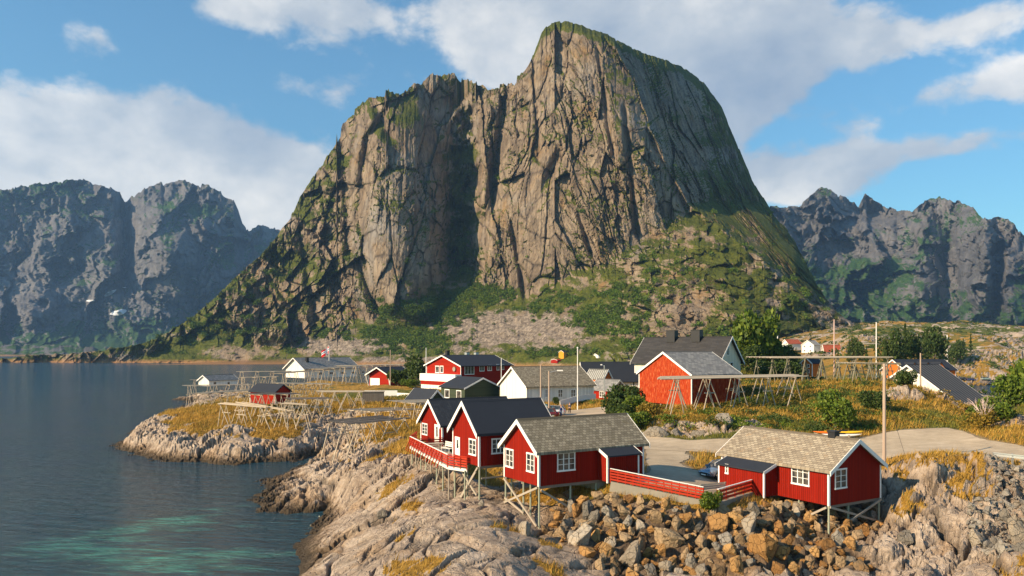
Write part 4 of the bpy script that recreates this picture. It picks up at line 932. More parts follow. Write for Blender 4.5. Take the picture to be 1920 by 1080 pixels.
    def chimney(s, x, y, w=.6, hgt=.9, mat=None, d=None):
        q = (y if s.gable == 'L' else x); z = s.h+s.rise-abs(q-s.run/2)*s.sl-.3; zt = s.h+s.rise+hgt; d = d or w
        g = MB().box(x-w/2, x+w/2, y-d/2, y+d/2, z, zt); c = g.build('chimney', mat or M['black'], s.roof)
        MB().box(x-w/2-.07, x+w/2+.07, y-d/2-.07, y+d/2+.07, zt+.002, zt+.1).build('chimney_cap', M['black'], c)
    def foundation(s, x0, x1, y0, y1, depth=1.2, mat=None):
        MB().box(x0, x1, y0, y1, -depth, -.004).build('foundation', mat or M['concrete'], s.root)
    def lean_to(s, t0, t1, out, zl, zh, wallm, roofm, wall='R', eo=.22, so=.15, posts=True, white=True):
        """entrance porch standing out of wall R (or L) between t0 and t1, mono-pitch roof falling outward"""
        def m(t, o, z): return (t, -o, z) if wall == 'R' else (-o, t, z)
        g = MB(); pr = [(0, 0), (out, 0), (out, zl), (0, zh)]
        vs = [m(t, o-(.01 if o == 0 else 0), z) for t in (t0, t1) for (o, z) in pr]
        g.add(vs, [(0, 1, 2, 3), (7, 6, 5, 4), (0, 4, 5, 1), (1, 5, 6, 2), (2, 6, 7, 3), (3, 7, 4, 0)]); pw = g.build('porch', wallm, s.root)
        sl = (zh-zl)/out; vs = []
        for t in (t0-so, t1+so):
            for (o, dz) in ((-.02, .02), (out+eo, .02), (out+eo, .12), (-.02, .12)): vs.append(m(t, o, zh-sl*o+dz))
        MB().add(vs, [(0, 1, 2, 3), (7, 6, 5, 4), (0, 4, 5, 1), (1, 5, 6, 2), (2, 6, 7, 3), (3, 7, 4, 0)]).build('porch_roof', roofm, pw)
        for t in (t0-so-.035, t1+so+.002):
            vs = []
            for tt in (t, t+.033):
                for (o, dz) in ((0.05, -.1), (out+eo+.02, -.1), (out+eo+.02, .15), (0.05, .15)): vs.append(m(tt, o, zh-sl*o+dz))
            MB().add(vs, [(0, 1, 2, 3), (7, 6, 5, 4), (0, 4, 5, 1), (1, 5, 6, 2), (2, 6, 7, 3), (3, 7, 4, 0)]).build('porch_trim', M['white'], pw)
        for t in (t0, t1):
            sg = 1 if t == t0 else -1; g = MB()
            a, b = sorted((t-sg*.02, t+sg*.12)); p0 = m(a, out+.022, 0); p1 = m(b, out-.10, 0)
            x0, x1 = sorted((p0[0], p1[0])); y0, y1 = sorted((p0[1], p1[1]))
            g.box(x0, x1, y0, y1, -.1, zl-.06); g.build('corner_board', M['white'], pw)
        return pw

# ---- cabin with grey slate roof, centre
h1 = House('red_cabin', 'red stilt cabin with mottled grey slate roof, its porch joining the long fence', 'cabin', 1010, 56, 912, 847, 945, 1207, 'L', 2.02, wall=M['red'], roof=M['slate'], group='red stilt cabins on the rocks')
h1.window('L', 949, 963.5, 842, 876, 2, 3); h1.window('L', 988, 1003, 850, 885, 2, 3); h1.window('R', 1044.5, 1078, 848, 882.5, 3, 3)
t0 = h1.along('R', 1122); t1 = h1.along('R', 1186)
h1.lean_to(t0, t1-.3, 1.15, 2.0, 2.5, M['red'], M['felt'])
h1.beams()
st = h1.stilts([(.1, .1), (.1, h1.la-.1), (.1, h1.la*.45), (.45, h1.la*.36), (3.0, .15), (3.0, h1.la-.2), (5.5, .2), (5.5, h1.la-.2)])
z0 = -3.0
h1.brace((-.05, .12, -.12), (-.05, h1.la-.1, -2.1)); h1.brace((-.13, h1.la-.2, -.12), (-.13, .1, -3.0)); h1.brace((-.05, h1.la-.2, -1.7), (-.05, h1.la*.4, -2.4)); h1.brace((.2, -.02, -.3), (3.0, .0, -2.0))
h1.foundation(5.6, h1.lb-.05, .1, h1.la-.1, 1.0)
# ---- cabin on the right
h2 = House('red_cabin', 'red stilt cabin with brownish slate roof and small black chimney', 'cabin', 1554.5, 56, 948.6, 883, 1353, 1651.5, 'R', 2.0, wall=M['red'], roof=M['slate_warm'], group='red stilt cabins on the rocks')
h2.window('L', 1484.5, 1518, 871.5, 909, 3, 3); h2.window('R', 1565, 1587, 879, 915.5, 2, 3)
t1 = h2.along('L', 1369); t0 = h2.along('L', 1457)
pw = h2.lean_to(t0, t1-.1, 1.5, 2.0, 2.55, M['red'], M['felt'], wall='L')
h2.window('L', 1384, 1390, 868, 885, 1, 2, out0=1.5)
h2.window('L', 1369.5, 1376.5, 862, 883, 1, 3)
h2.beams(); h2.chimney(h2.lb/2+.1, 2.0, .62, .55)
h2.stilts([(.1, .1), (h2.lb-.1, .1), (h2.lb*.42, .3), (h2.lb*.42+.35, .5), (.15, 2.8), (h2.lb-.15, 2.9), (.2, 5.5), (h2.lb-.2, 5.5)])
h2.brace((.05, -.06, -.1), (h2.lb-.1, -.06, -1.9)); h2.brace((h2.lb-.15, -.14, -.1), (.1, -.14, -2.1)); h2.brace((-.05, .2, -.15), (-.05, 2.7, -1.6))
h2.foundation(.1, h2.lb-.1, 6.4, h2.la-.05, 1.2)
# ---- middle dark-roofed cabin
h3 = House('red_cabin', 'red stilt cabin with smooth dark roof, its white door and right window beside the terrace', 'cabin', 898, 61, 874.5, 812, 849, 1036, 'L', 2.25, wall=M['red'], roof=M['felt'], group='red stilt cabins on the rocks')
h3.door('L', 854, 863, 819, 853); h3.window('L', 880, 893.5, 823.5, 853, 2, 3); h3.window('R', 921.5, 947, 822, 850, 3, 3)
h3.beams(); h3.stilts([(.1, .1), (.1, h3.la-.2), (.2, h3.la/2), (3.2, .15), (3.2, h3.la-.2), (6.2, .2)])
h3.brace((-.06, .1, -.1), (-.06, 3.4, -3.2)); h3.brace((-.16, .3, -.5), (-.16, 2.9, -3.0)); h3.brace((-.06, h3.la-.6, -.1), (-.06, .3, -2.4)); h3.brace((.2, -.05, -1.0), (3.2, -.05, -1.0), .07, .12)
# ---- far left dark-tiled cabin
h4 = House('red_cabin', 'leftmost red cabin, with dark tiled roof and white door beside the picnic table', 'cabin', 829, 79, 835.5, 797, 789, 968, 'L', 2.35, wall=M['red'], roof=M['tile_dark'], group='red stilt cabins on the rocks')
h4.door('L', 815.5, 824, 796, 833); h4.window('L', 792, 802, 794, 815, 2, 3)
h4.stilts([(.1, .1), (.1, h4.la-.1), (3, .1), (3, h4.la-.1)])
h4.foundation(3.3, h4.lb-.2, .3, h4.la-.3, 1.2)

# ---- terrace on stilts in front of the two cabins
dk_z = 7.0
D = [tuple(P(*q).to_2d()) for q in [(876, 871, 62.2), (840, 875, 63.7), (769, 837, 77), (782, 829, 81.5), (830, 836, 79)]]
d_root = thing('terrace', 'wooden terrace on tall stilts with red slatted railings before two cabins', 'deck', (D[1][0], D[1][1], dk_z))
def loc(p, z=0): return Vector((p[0]-D[1][0], p[1]-D[1][1], z))
def railing(root, a, b, nb, h, matb, cap, z0=0.0, z1=None, post_side=0.0, nslat=4, base=True, name='railing', slant=False):
    z1 = z0 if z1 is None else z1
    A = Vector((a.x, a.y, z0)); B = Vector((b.x, b.y, z1)); g = MB(); up = Vector((0, 0, 1))
    for i in range(nslat):
        zz = .12+(h-.15)*(i+.5)/nslat
        g.bar(A+up*zz, B+up*zz, .03, (h-.15)/nslat*.64)
    s_ = g.build(name, matb, root)
    MB().bar(A+up*(h+.03), B+up*(h+.03), .12, .05).build('handrail', cap, root)
    d = (B-A); nrm = Vector((-d.y, d.x, 0)).normalized()
    for i in range(nb+1):
        p = A+d*(i/nb)+nrm*.055
        MB().bar(p-up*.05, p+up*h, .07, .07).build('railing_post', matb, root)
dp = [loc(p) for p in D]
dm = MB(); dm.prism([(p.x, p.y) for p in dp], 'z', -.16, 0)
dm.add([(v.x, v.y, z) for z in (-.16, 0) for v in []], []); dm.build('floor_boards', M['greywood'], d_root)
MB().bar(dp[1]+Vector((0, 0, -.1)), dp[2]+Vector((0, 0, -.1)), .09, .26).bar(dp[0]+Vector((0, 0, -.1)), dp[1]+Vector((0, 0, -.1)), .09, .26).build('edge_board', M['whitew'], d_root)
railing(d_root, dp[1], dp[2], 8, 1.0, M['fence_red'], M['white'])
railing(d_root, dp[0], dp[1], 3, 1.0, M['fence_red'], M['fence_red'])
railing(d_root, dp[2], dp[3], 3, 1.0, M['fence_red'], M['fence_red'])
mid = dp[2].lerp(dp[1], .18); railing(d_root, mid, mid+Vector((2.6, 1.2, 0)), 2, 1.0, M['fence_red'], M['fence_red'])
e = dp[2]-dp[1]; nrm = Vector((-e.y, e.x, 0)).normalized()
if nrm.x > 0: nrm = -nrm
for i in range(14):      # slanting outer brackets of the long railing
    p = dp[1]+e*(.12+.86*i/13); MB().bar(p+Vector((0, 0, .95))+nrm*.02, p+nrm*.55+Vector((0, 0, -.35)), .05, .08).build('bracket', M['fence_red'], d_root)
for k, (s_, o_) in enumerate([(0.02, 0), (.15, 0), (.3, 0), (.44, 0), (.58, 0), (.72, 0), (.86, 0), (.98, 0), (.1, 1.8), (.34, 1.8), (.58, 1.8), (.8, 1.8)]):
    p = dp[1]+e*s_-nrm*(.15+o_); gx, gy = p.x+D[1][0], p.y+D[1][1]
    pole('stilt', (p.x, p.y, H(gx, gy)-dk_z-.2), (p.x, p.y, -.1), .07, M['treated' if k % 3 else 'greywood'], d_root)
for p in (dp[0],): pole('stilt', (p.x-.2, p.y, H(p.x+D[1][0], p.y+D[1][1])-dk_z-.2), (p.x-.2, p.y, -.1), .07, M['treated'], d_root)
for i in range(3):
    p = dp[1]+e*(.2+.27*i)-nrm*.15; q = p+e*.12; q.z = H(q.x+D[1][0], q.y+D[1][1])-dk_z; MB().bar((p.x, p.y, -.2), q, .07, .12).build('brace', M['greywood'], d_root)
def picnic_table(x, y, z, rz, label):
    r = thing('picnic_table', label, 'table', (x, y, z), rz); g = MB()
    for i in range(5): g.box(-.9, .9, -.36+i*.147, -.23+i*.147, .72, .76)
    g.build('tabletop', M['palewood'], r)
    for s_ in (-1, 1):
        g = MB()
        for i in range(2): g.box(-.9, .9, s_*.72-.13+i*.14, s_*.72+i*.14-.01, .43, .47)
        g.build('seat', M['palewood'], r)
        MB().bar((s_*.6, -.75, .0), (s_*.6, -.1, .71), .05, .1).bar((s_*.6, .75, .0), (s_*.6, .1, .71), .05, .1).bar((s_*.6, -.8, .4), (s_*.6, .8, .4), .045, .09).build('leg', M['palewood'], r)
c = Vector(D[1]).lerp(Vector(D[4]), .5)
c = P(815, 845, 73.5); picnic_table(c.x, c.y, dk_z+.002, math.radians(20), 'weathered wooden picnic table on the red-railed terrace')
def bench(x, y, z, rz, label, L=1.6, mat=None):
    mat = mat or M['whitew']; r = thing('bench', label, 'bench', (x, y, z), rz)
    g = MB(); [g.box(-L/2, L/2, -.2+i*.14, -.08+i*.14, .42, .46) for i in range(3)]; g.build('seat', mat, r)
    g = MB(); [g.bar((-L/2, .28+.03*i, .62+.17*i), (L/2, .28+.03*i, .62+.17*i), .03, .13) for i in range(3)]; g.build('backrest', mat, r)
    for s_ in (-1, 1):
        MB().box(s_*(L/2-.15)-.03, s_*(L/2-.15)+.03, -.18, -.12, 0, .42).bar((s_*(L/2-.15), .2, 0), (s_*(L/2-.15), .35, 1.02), .06, .05).build('leg', mat, r)
c = P(838, 837, 72.3); bench(c.x, c.y, dk_z+.002, math.radians(-55), 'pale wooden bench at the end of the picnic table on the terrace', 1.7, M['whitew'])
c = P(1331, 911, 57.8); bench(c.x, c.y, H(c.x, c.y), math.radians(205), 'light wooden garden bench behind the red fence near the parked car', 2.6, M['palewood'])

# ---- red slatted fence on a concrete footing
def fence(label, a, b, za, zb, nb, dark=False, n=4):
    r = thing('slatted_fence', label, 'fence', (a[0], a[1], 0)); A = Vector((0, 0, 0)); B = Vector((b[0]-a[0], b[1]-a[1], 0))
    railing(r, A, B, nb, 1.02, M['fence_red'], M['white'], za, zb, nslat=n, name='slats')
    MB().bar(A+Vector((0, 0, za-.42)), B+Vector((0, 0, zb-.42)), .24, .95).build('footing', M['concrete'], r)
fa = h1.world(h1.along('R', 1122)+.2, -1.25); ga = P(1127, 905, fa.y)
gb = P(1319, 942, 55.6); gc = P(1346, 945, 55.4); gd = h2.world(-1.55, h2.along('L', 1440)+.3)
fence('long red slatted fence with white top rail left of the fence bush', (fa.x, fa.y), (gb.x, gb.y), ga.z+.05, gb.z+.1, 12)
fence('short red slatted fence from the bush to the porch of the right cabin', (gc.x, gc.y), (gd.x, gd.y), gc.z+.05, h2.zb+.15, 4, n=3)

# ---- white house with grey roof
h5 = House('white_house', 'white boarded house with grey slate roof and three white windows, behind the parked cars', 'house', 987.5, 134, 757, 724, 938, 1113, 'L', 3.2, th=math.radians(27), wall=M['white_boards'], roof=M['slate'], over=.4, eover=.5, cw=.1)
for a, b in ((1022, 1027), (1046, 1055), (1070, 1079)): h5.window('R', a, b, 730, 745, 2, 2, fw=.09)
h5.foundation(.1, h5.lb-.1, .1, h5.la-.1, 1.0)
h5.stilts([])
# access ramp
ra = P(1050, 763, 127); r = thing('access_ramp', 'pale panelled access ramp along the white house wall', 'ramp', (ra.x, ra.y, ra.z))
rb = P(1080, 757, 131)-ra; rc_ = P(1117, 757, 137)-ra
MB().bar((0, 0, .55), (rb.x, rb.y, 1.1), .08, 1.0).build('side_panel', M['white'], r); MB().bar((rb.x, rb.y, 1.15), (rc_.x, rc_.y, 1.15), .08, 1.0).build('side_panel', M['white'], r)
MB().bar((.1, .6, .1), (rb.x+.1, rb.y+.6, .65), 1.2, .1).bar((rb.x+.1, rb.y+.6, .65), (rc_.x+.1, rc_.y+.6, .65), 1.2, .1).build('walkway', M['greywood'], r)
for k in range(4): q = Vector((rb.x, rb.y, 0)).lerp(Vector((rc_.x, rc_.y, 0)), k/3); MB().bar((q.x, q.y, -.6), (q.x, q.y, .65), .1, .1).build('post', M['greywood'], r)

# ---- dark green house with a lower wing
h6 = House('green_house', 'dark green house with dark roof and pale trimmed gable left of the white house', 'house', 871.5, 142, 752, 728, 827, 936, 'R', 1.75, th=math.radians(38), wall=M['green'], roof=M['felt'], over=.35, eover=.35, corner=False)
h6.window('L', 834, 843, 730, 746, 1, 1, fw=.14); h6.window('L', 856, 865, 732, 748, 1, 1, fw=.14)
h6b = House('green_annex', 'low dark green annex with a row of small white windows below the green house', 'shed', 802, 134, 770, 753.5, 762, 835, 'R', 1.9, th=math.radians(38), wall=M['green'], roof=M['felt'], over=.3, eover=.5, corner=False)
for i in range(4): h6b.window('L', 799-i*7.6-5.4, 799-i*7.6, 757, 765, 1, 1, fw=.12)
# ---- two-storey red house
h7 = House('red_house', 'two storey red house with white balcony front and chimney behind the green house', 'house', 864, 175, 737, 686, 800, 958, 'L', 2.3, th=math.radians(42), wall=M['redh'], roof=M['felt'], over=.5, eover=.6, cw=.1)
h7.window('L', 816.5, 824, 686, 699, 1, 1, fw=.14); h7.window('L', 825.5, 831.5, 686, 699, 1, 1, fw=.14)
h7.window('R', 871, 889, 686, 702, 3, 1, fw=.12); h7.window('R', 899, 908, 685, 696, 2, 1, fw=.12); h7.window('R', 914, 922, 684, 695, 2, 1, fw=.12); h7.window('R', 931, 936, 683, 694, 1, 1); h7.window('R', 940, 945, 683, 693, 1, 1)
h7.chimney(2.5, h7.la*.62, .8, 1.2); h7.chimney(9.5, h7.la*.7, .9, .8, M['steel']); h7.chimney(12.5, h7.la*.7, .9, .8, M['steel'])
by = -.0; zb_ = h7.zat('L', 830, 713)
MB().box(-1.9, -.02, -.3, h7.la+.3, zb_-.15, zb_+1.55).build('balcony', M['white'], h7.root)
MB().box(-1.75, -.02, .2, h7.la-.1, 0, zb_-.16).build('ground_floor_front', M['white_boards'], h7.root)
MB().box(-1.8, -.02, 0, h7.la, zb_-1.1, zb_-.16).build('red_band', M['redh'], h7.root)
dsh = MB(); dsh.prism([(math.cos(a)*.55, math.sin(a)*.55) for a in np.linspace(0, 2*math.pi, 12, endpoint=False)], 'x', -.08, 0)
o = dsh.build('satellite_dish', M['concrete'], h7.root); o.location = (-.25, h7.along('L', 853), h7.zat('L', 853, 692))
# ---- red garage
h8 = House('red_garage', 'small red garage with white door and dark roof, beside bushes by the white wall', 'garage', 731, 205, 726, 703, 692, 769, 'L', 1.9, th=math.radians(55), wall=M['redh'], roof=M['felt'], over=1.1, eover=.5, cw=.12)
h8.door('L', 694.5, 712, 709, 724.5, glass=False); h8.window('R', 760, 764.5, 705, 716, 1, 2)
for y in (-.05, h8.la+.05): MB().bar((-1.0, y-.3*(1 if y < 1 else -1), h8.h-.2), (-.05, y, 0), .14, .14).build('brace', M['white'], h8.root)
# ---- red shed on the spit
h9 = House('red_shed', 'red shed with flat-pitched dark roof among the drying racks on the spit', 'shed', 516, 142, 758, 736, 468.5, 545, 'R', 1.3, th=math.radians(60), wall=M['redh'], roof=M['felt'], over=.25, eover=.2, barge=False, cw=.12)
# ---- small white boathouse at the tip
h10 = House('white_boathouse', 'small white boathouse with grey roof at the tip of the spit', 'boathouse', 392, 250, 724, 713.5, 372.5, 445, 'L', 1.55, th=math.radians(60), wall=M['white_boards'], roof=M['slate_blue'], over=.5, eover=.4, cw=.1)
h10.window('R', 400, 406, 716, 721, 1, 1); h10.window('R', 426, 431, 716, 721, 1, 1)
# ---- long white warehouse with flag
h11 = House('white_warehouse', 'long white warehouse with pale grey roof, its flagpole rising behind the roof', 'warehouse', 571, 272, 709, 690.5, 536, 670, 'L', 3.6, th=math.radians(50), wall=M['white_boards'], roof=M['slate_blue'], over=.9, eover=.8, cw=.1)
h11.chimney(3.5, h11.la*.30, 1.0, .3)
for k in range(5): h11.window_m('R', 6+k*5, 7.6+k*5, 1.0, 2.0, 2, 1)
# ---- red barn
h12 = House('red_barn', 'large weathered orange red barn with grey slate roof', 'barn', 1297, 108, 762, 703, 1198, 1386, 'L', 3.15, th=math.radians(29), wall=M['red2'], roof=M['slate_blue'], over=.25, eover=.3, cw=.14)
h12.stilts([(.2, .2), (.2, 3.6), (.2, 7), (.2, h12.la-.3), (5, .2), (9, .2), (.2, 5.3)], mat=M['greywood'], r=.13)
h12.foundation(3, h12.lb-.2, 2, h12.la-.2, 2.5)
# ---- white house with black roof
h13 = House('white_house', 'big cream-white house with black tiled roof and two broad chimneys, behind the red barn', 'house', 1347, 140, 703, 677.5, 1190, 1388, 'R', 4.5, th=math.radians(48), wall=M['cream'], roof=M['tile_black'], over=.6, eover=.7, cw=.12)
h13.chimney(h13.lb/2-.5, h13.la*.36, 1.5, 1.5, d=1.9); h13.chimney(h13.lb/2-.5, h13.la*.66, 1.5, 1.5, d=1.9)
h13.window('R', 1362, 1367, 650, 666, 1, 1, frame=M['white']); h13.window('R', 1369, 1374, 679, 687, 1, 1)
# ---- dark warehouse behind, small red hut, other village buildings
h14 = House('white_warehouse', 'long white building with dark streaked roof behind the small red hut', 'warehouse', 1096, 188, 737, 713, 1084, 1210, 'L', 4.3, th=math.radians(9), wall=M['white_boards'], roof=M['felt'], over=.3, eover=.5, cw=.1)
h14.window('R', 1186, 1190, 716, 723, 1, 1)
h15 = House('red_hut', 'small red hut with grey roof and white window right of the white house', 'hut', 1145, 158, 756, 732, 1106, 1176, 'R', 2.0, th=math.radians(40), wall=M['redh'], roof=M['slate_blue'], over=.3, eover=.3, cw=.14)
h15.window('L', 1124, 1135, 734, 745, 3, 2); h15.window('R', 1159, 1165, 718, 725, 1, 1)
h15b = House('orange_hut', 'small hut with orange gable and pale grey roof, peeping over the small red hut', 'hut', 1132, 176, 728, 709, 1100, 1146, 'R', 1.8, th=math.radians(42), wall=M['orange'], roof=M['ribbed_light'], over=.3, eover=.3)
h16 = House('cream_hut', 'tiny cream hut with pale gable among trees right of the big cream house', 'hut', 1427, 190, 697, 689, 1408, 1440, 'L', 1.5, th=math.radians(25), wall=M['cream'], roof=M['slate_blue'], over=.3, eover=.3)
h18 = House('orange_house', 'orange two-storey house seen between the legs of the hilltop drying rack', 'house', 1523, 178, 706, 681, 1503, 1540, 'L', 1.2, th=math.radians(24), wall=M['orange'], roof=M['felt'], over=.3, eover=.3)
for (a, b) in ((1507, 1511), (1514, 1518)): h18.window('L', a, b, 683, 689, 1, 1); h18.window('L', a, b, 693, 699, 1, 1)
h19 = House('white_house', 'white house with big dark ribbed roof half hidden by the golden hillock', 'house', 1798, 143, 785, 757, 1620, 1850, 'L', 7.1, th=math.radians(38), wall=M['white_boards'], roof=M['ribbed'], over=.7, eover=.6, la=18.8, cw=.1)
h19.window('R', 1813, 1825, 761, 772, 2, 1, fw=.2)
h20 = House('orange_boathouse', 'orange gabled house with dark roof and small dormers behind the ribbed roof', 'house', 1697, 186, 712, 694, 1680, 1792, 'L', 2.4, la=8, th=math.radians(14), wall=M['orange'], roof=M['felt'], over=.3, eover=.4)
for k, f in enumerate((.08, .34, .60)):
    d_ = MB(); t_ = h20.lb*f+1.0; d_.prism([(t_-1.4, h20.h+.2), (t_+1.4, h20.h+.2), (t_, h20.h+1.9)], 'y', -.6, 2.6); dd = d_.build('dormer', M['orange'], h20.root)
    MB().bar((t_-1.55, 1.0, h20.h+.15), (t_+.05, 1.0, h20.h+2.0), 3.5, .1).bar((t_+1.55, 1.0, h20.h+.15), (t_-.05, 1.0, h20.h+2.02), 3.5, .1).build('dormer_roof', M['felt'], dd)
# distant houses
h21 = House('white_house', 'distant white house with grey roof between the two red roofed ones', 'house', 1526, 420, 662, 647, 1503, 1538, 'L', 2.6, th=math.radians(25), wall=M['white_boards'], roof=M['ribbed_light'], over=.3, eover=.3, corner=False)
for (a, b) in ((1507, 1510), (1518, 1521)): h21.window('L', a, b, 648, 651, 1, 1, fw=.1); h21.window('L', a, b, 656, 659, 1, 1, fw=.1)
h21.chimney(2, h21.la/2, .9, 1.0)
h22 = House('white_house', 'distant white house with bright red roof left of the grey roofed one', 'house', 1478, 430, 656, 644, 1466, 1502, 'L', 2.2, th=math.radians(22), wall=M['white_boards'], roof=M['redtile'], over=.4, eover=.4, corner=False)
h23 = House('cream_house', 'distant low cream house with orange red roof and red door', 'house', 1545, 360, 664, 656, 1542, 1576, 'L', 2.0, th=math.radians(6), wall=M['cream'], roof=M['redtile'], over=.3, eover=.4, corner=False)
h23.door('R', 1551, 1554, 657, 664, mat=M['redh'], glass=False); h23.window('R', 1546, 1549, 657.5, 661, 1, 1); h23.window('R', 1557, 1560, 657.5, 661, 1, 1); h23.window('R', 1566, 1571, 657.5, 661, 1, 1)
def surf(px, py):
    PX, PY, V = MM[0], MM[1], MM[2]; i = int(round((px-PX[0, 0])/(PX[0, 1]-PX[0, 0]))); j = int(np.argmin(np.abs(PY[:, i]-py))); return V[j, i]
def far_house(name, label, px, py, w, hh, th, wall, roof, gable='L', rise=1.6):
    Y = float(surf(px, py)[1])-1.5; return House(name, label, 'house', px, Y, py, py-hh, px-w*.55, px+w*.45, gable, rise, th=math.radians(th), wall=wall, roof=roof, over=.25, eover=.25, corner=False)
far_house('yellow_house', 'small bright yellow house with dark roof at the foot of the mountain', 1057, 672.5, 17, 12, 40, M['yellow'], M['felt'])
far_house('red_boathouse', 'small red boathouse on the far shore below the yellow house', 1045, 681, 22, 5.5, 35, M['redh'], M['redh'], rise=1.0)
far_house('grey_house', 'small pale house with dark roof at the mountain foot right of the yellow house', 1122, 671.5, 22, 5, 20, M['white_boards'], M['felt'])
# grey timber box shed and white wall
c = P(700, 770, 150); r = thing('timber_shed', 'flat-topped grey timber box shed in front of the stone wall', 'shed', (c.x, c.y, H(c.x, c.y)-.1), math.radians(8))
MB().box(-2.1, 2.1, -1.4, 1.4, 0, 2.35).build('wall', cladding('grey_boards', (0.17, 0.15, 0.13), 0.15), r); MB().box(-2.25, 2.25, -1.55, 1.55, 2.36, 2.46).build('roof', M['greywood'], r)
MB().box(-2.125, -2.102, -1.38, 1.38, .05, 2.3).build('side_panel', M['palewood'], r)
wa = P(683, 757, 163); wb = P(745, 760, 163); wc = P(796, 758, 158)
r = thing('retaining_wall', 'stone retaining wall topped by a white panelled fence, below the red garage', 'wall', (wa.x, wa.y, wa.z))
A_ = Vector((0, 0, 0)); B_ = wb-wa; C_ = wc-wa; B_.z = C_.z = 0
MB().bar(A_+Vector((0, 0, .4)), B_+Vector((0, 0, .4)), .7, 2.6).bar(B_+Vector((0, 0, .3)), C_+Vector((0, 0, .3)), .7, 2.4).build('stone_base', M['b_rubble'], r)
MB().bar(A_+Vector((0, 0, 2.3)), B_+Vector((0, 0, 2.3)), .12, 1.2).bar(B_+Vector((0, 0, 1.95)), C_+Vector((0, 0, 1.95)), .12, .9).build('white_panel', M['white'], r)
from mathutils import noise as mnoise
# ------------------------------------------------------------------ fish-drying racks
def rack(label, p0, p1, depth, npoles, ns, nrows, deck, leg, group='fish drying racks on the spit', spread=1.3, pr=.055, lr=.07, over=1.0, skew=0.0, cross=True, jitter=.12, seed=0, ddir=None):
    """p0, p1: world ends of the front edge at the top; poles run between them; depth = how far the deck reaches away"""
    R_ = random.Random(seed+int(abs(p0.x*10))); base = Vector((p0.x, p0.y, H(p0.x, p0.y)))
    r = thing('drying_rack', label, 'drying rack', base, 0, group); A = p0-base; B = p1-base; u = (B-A); L = u.length; un = u.normalized()
    w = Vector((-un.y, un.x, 0)).normalized()
    if w.y < 0: w = -w
    if ddir is not None: w = Vector(ddir).normalized()
    for i in range(npoles):
        f = (i+R_.uniform(-.2, .2))/max(1, npoles-1); o = w*(depth*f)+Vector((0, 0, R_.uniform(-.03, .05)+.12))
        e0 = R_.uniform(-.2, over); e1 = R_.uniform(-.2, over)
        sk = R_.uniform(-jitter, jitter)
        pole('rail', A+o-un*e0+w*sk, B+o+un*e1-w*sk, pr*R_.uniform(.8, 1.2), deck, r)
    for s_ in range(ns):
        f = (s_+.0)/max(1, ns-1)*.92+.04; c = A+u*f
        MB().tube(c-w*.4+Vector((0, 0, -.02)), c+w*(depth+.4)+Vector((0, 0, -.02)), .075, .06).build('crossbeam', leg, r)
        for k in range(nrows):
            q = c+w*(depth*(k+.0)/max(1, nrows-1) if nrows > 1 else 0)
            for sg in (-1, 1):
                foot = q+un*sg*spread*R_.uniform(.45, 1.35)+w*R_.uniform(-.7, .7); gx, gy = foot.x+base.x, foot.y+base.y
                foot.z = H(gx, gy)-base.z-.2; top = q-un*sg*.15; top.z += .18
                pole('leg', foot, top, lr*R_.uniform(.85, 1.15), leg, r)
            if cross and R_.random() < .6:
                z = q.z*.55; MB().bar((q-un*spread*.55)+Vector((0, 0, -q.z*.38)), (q+un*spread*.55)+Vector((0, 0, -q.z*.38)), .05, .14).build('crossbar', leg, r)
    return r
PW, GW, DW = M['palewood'], M['greywood'], M['darkwood']
def RK(label, a, b, *args, **k): return rack(label, P(*a), P(*b), *args, **k)
RK('drying rack at the outermost left tip of the spit, in front of the white boathouse', (352, 724, 205), (470, 722, 215), 3, 5, 4, 2, PW, PW, pr=.07, spread=.9)
RK('thin-topped drying rack standing behind and left of the white boathouse', (362, 713, 262), (450, 712, 270), 3, 4, 3, 2, GW, PW, pr=.08)
RK('pale drying rack left of the red shed on the spit, with legs over golden grass', (380, 739, 158), (470, 733, 168), 3, 7, 5, 2, PW, PW, pr=.07)
RK('nearest drying rack on the spit with short bare beams left of the red shed', (410, 758, 126), (494, 765.5, 124), 1.6, 3, 3, 2, PW, PW, pr=.085, spread=1.5, over=.4)
RK('drying rack with one long sloping beam in front of the red shed', (442, 755.5, 130), (543, 772.5, 124), 1.0, 2, 3, 2, PW, PW, pr=.09, spread=1.5, over=.3)
RK('dark-topped drying rack directly in front of the red shed', (486, 741, 134), (565, 740, 140), 4.5, 14, 4, 3, DW, PW, seed=5)
RK('low drying rack with a short pale beam below the dark topped ones', (527, 758, 124), (570, 760.5, 124), 1.4, 3, 2, 2, PW, PW, pr=.08, spread=1.5)
RK('dark-topped drying rack to the right of the red shed, its deck tilted', (548, 750, 131), (618, 749, 134), 4, 13, 4, 3, DW, PW, seed=9, spread=1.5)
RK('drying rack with pale front beam and tall slanting legs, left of the stone wall', (601, 736, 140), (678, 736, 142), 4, 8, 4, 3, PW, PW, pr=.07, spread=1.5, seed=2)
RK('pale drying rack behind the red shed on golden grass', (528, 720, 172), (622, 721, 180), 4, 8, 6, 3, PW, PW, pr=.07)
RK('drying rack by the water between the white boathouse and the white warehouse', (452, 698, 232), (545, 697, 240), 4, 5, 4, 2, PW, PW, pr=.09)
RK('lower drying rack by the water, below the one left of the white warehouse', (456, 709, 222), (520, 707, 228), 3, 4, 4, 2, PW, PW, pr=.08)
RK('drying rack in front of the white warehouse gable', (526, 701, 222), (620, 694, 240), 4, 6, 5, 2, GW, PW, pr=.08)
RK('long high drying rack stretching from the white warehouse to the red garage', (602, 693, 225), (690, 686, 240), 5, 7, 5, 2, PW, PW, pr=.09)
RK('rear drying rack above the red garage roof, seen edge on', (640, 687, 250), (779, 683.5, 262), 6, 7, 6, 2, PW, PW, pr=.10)
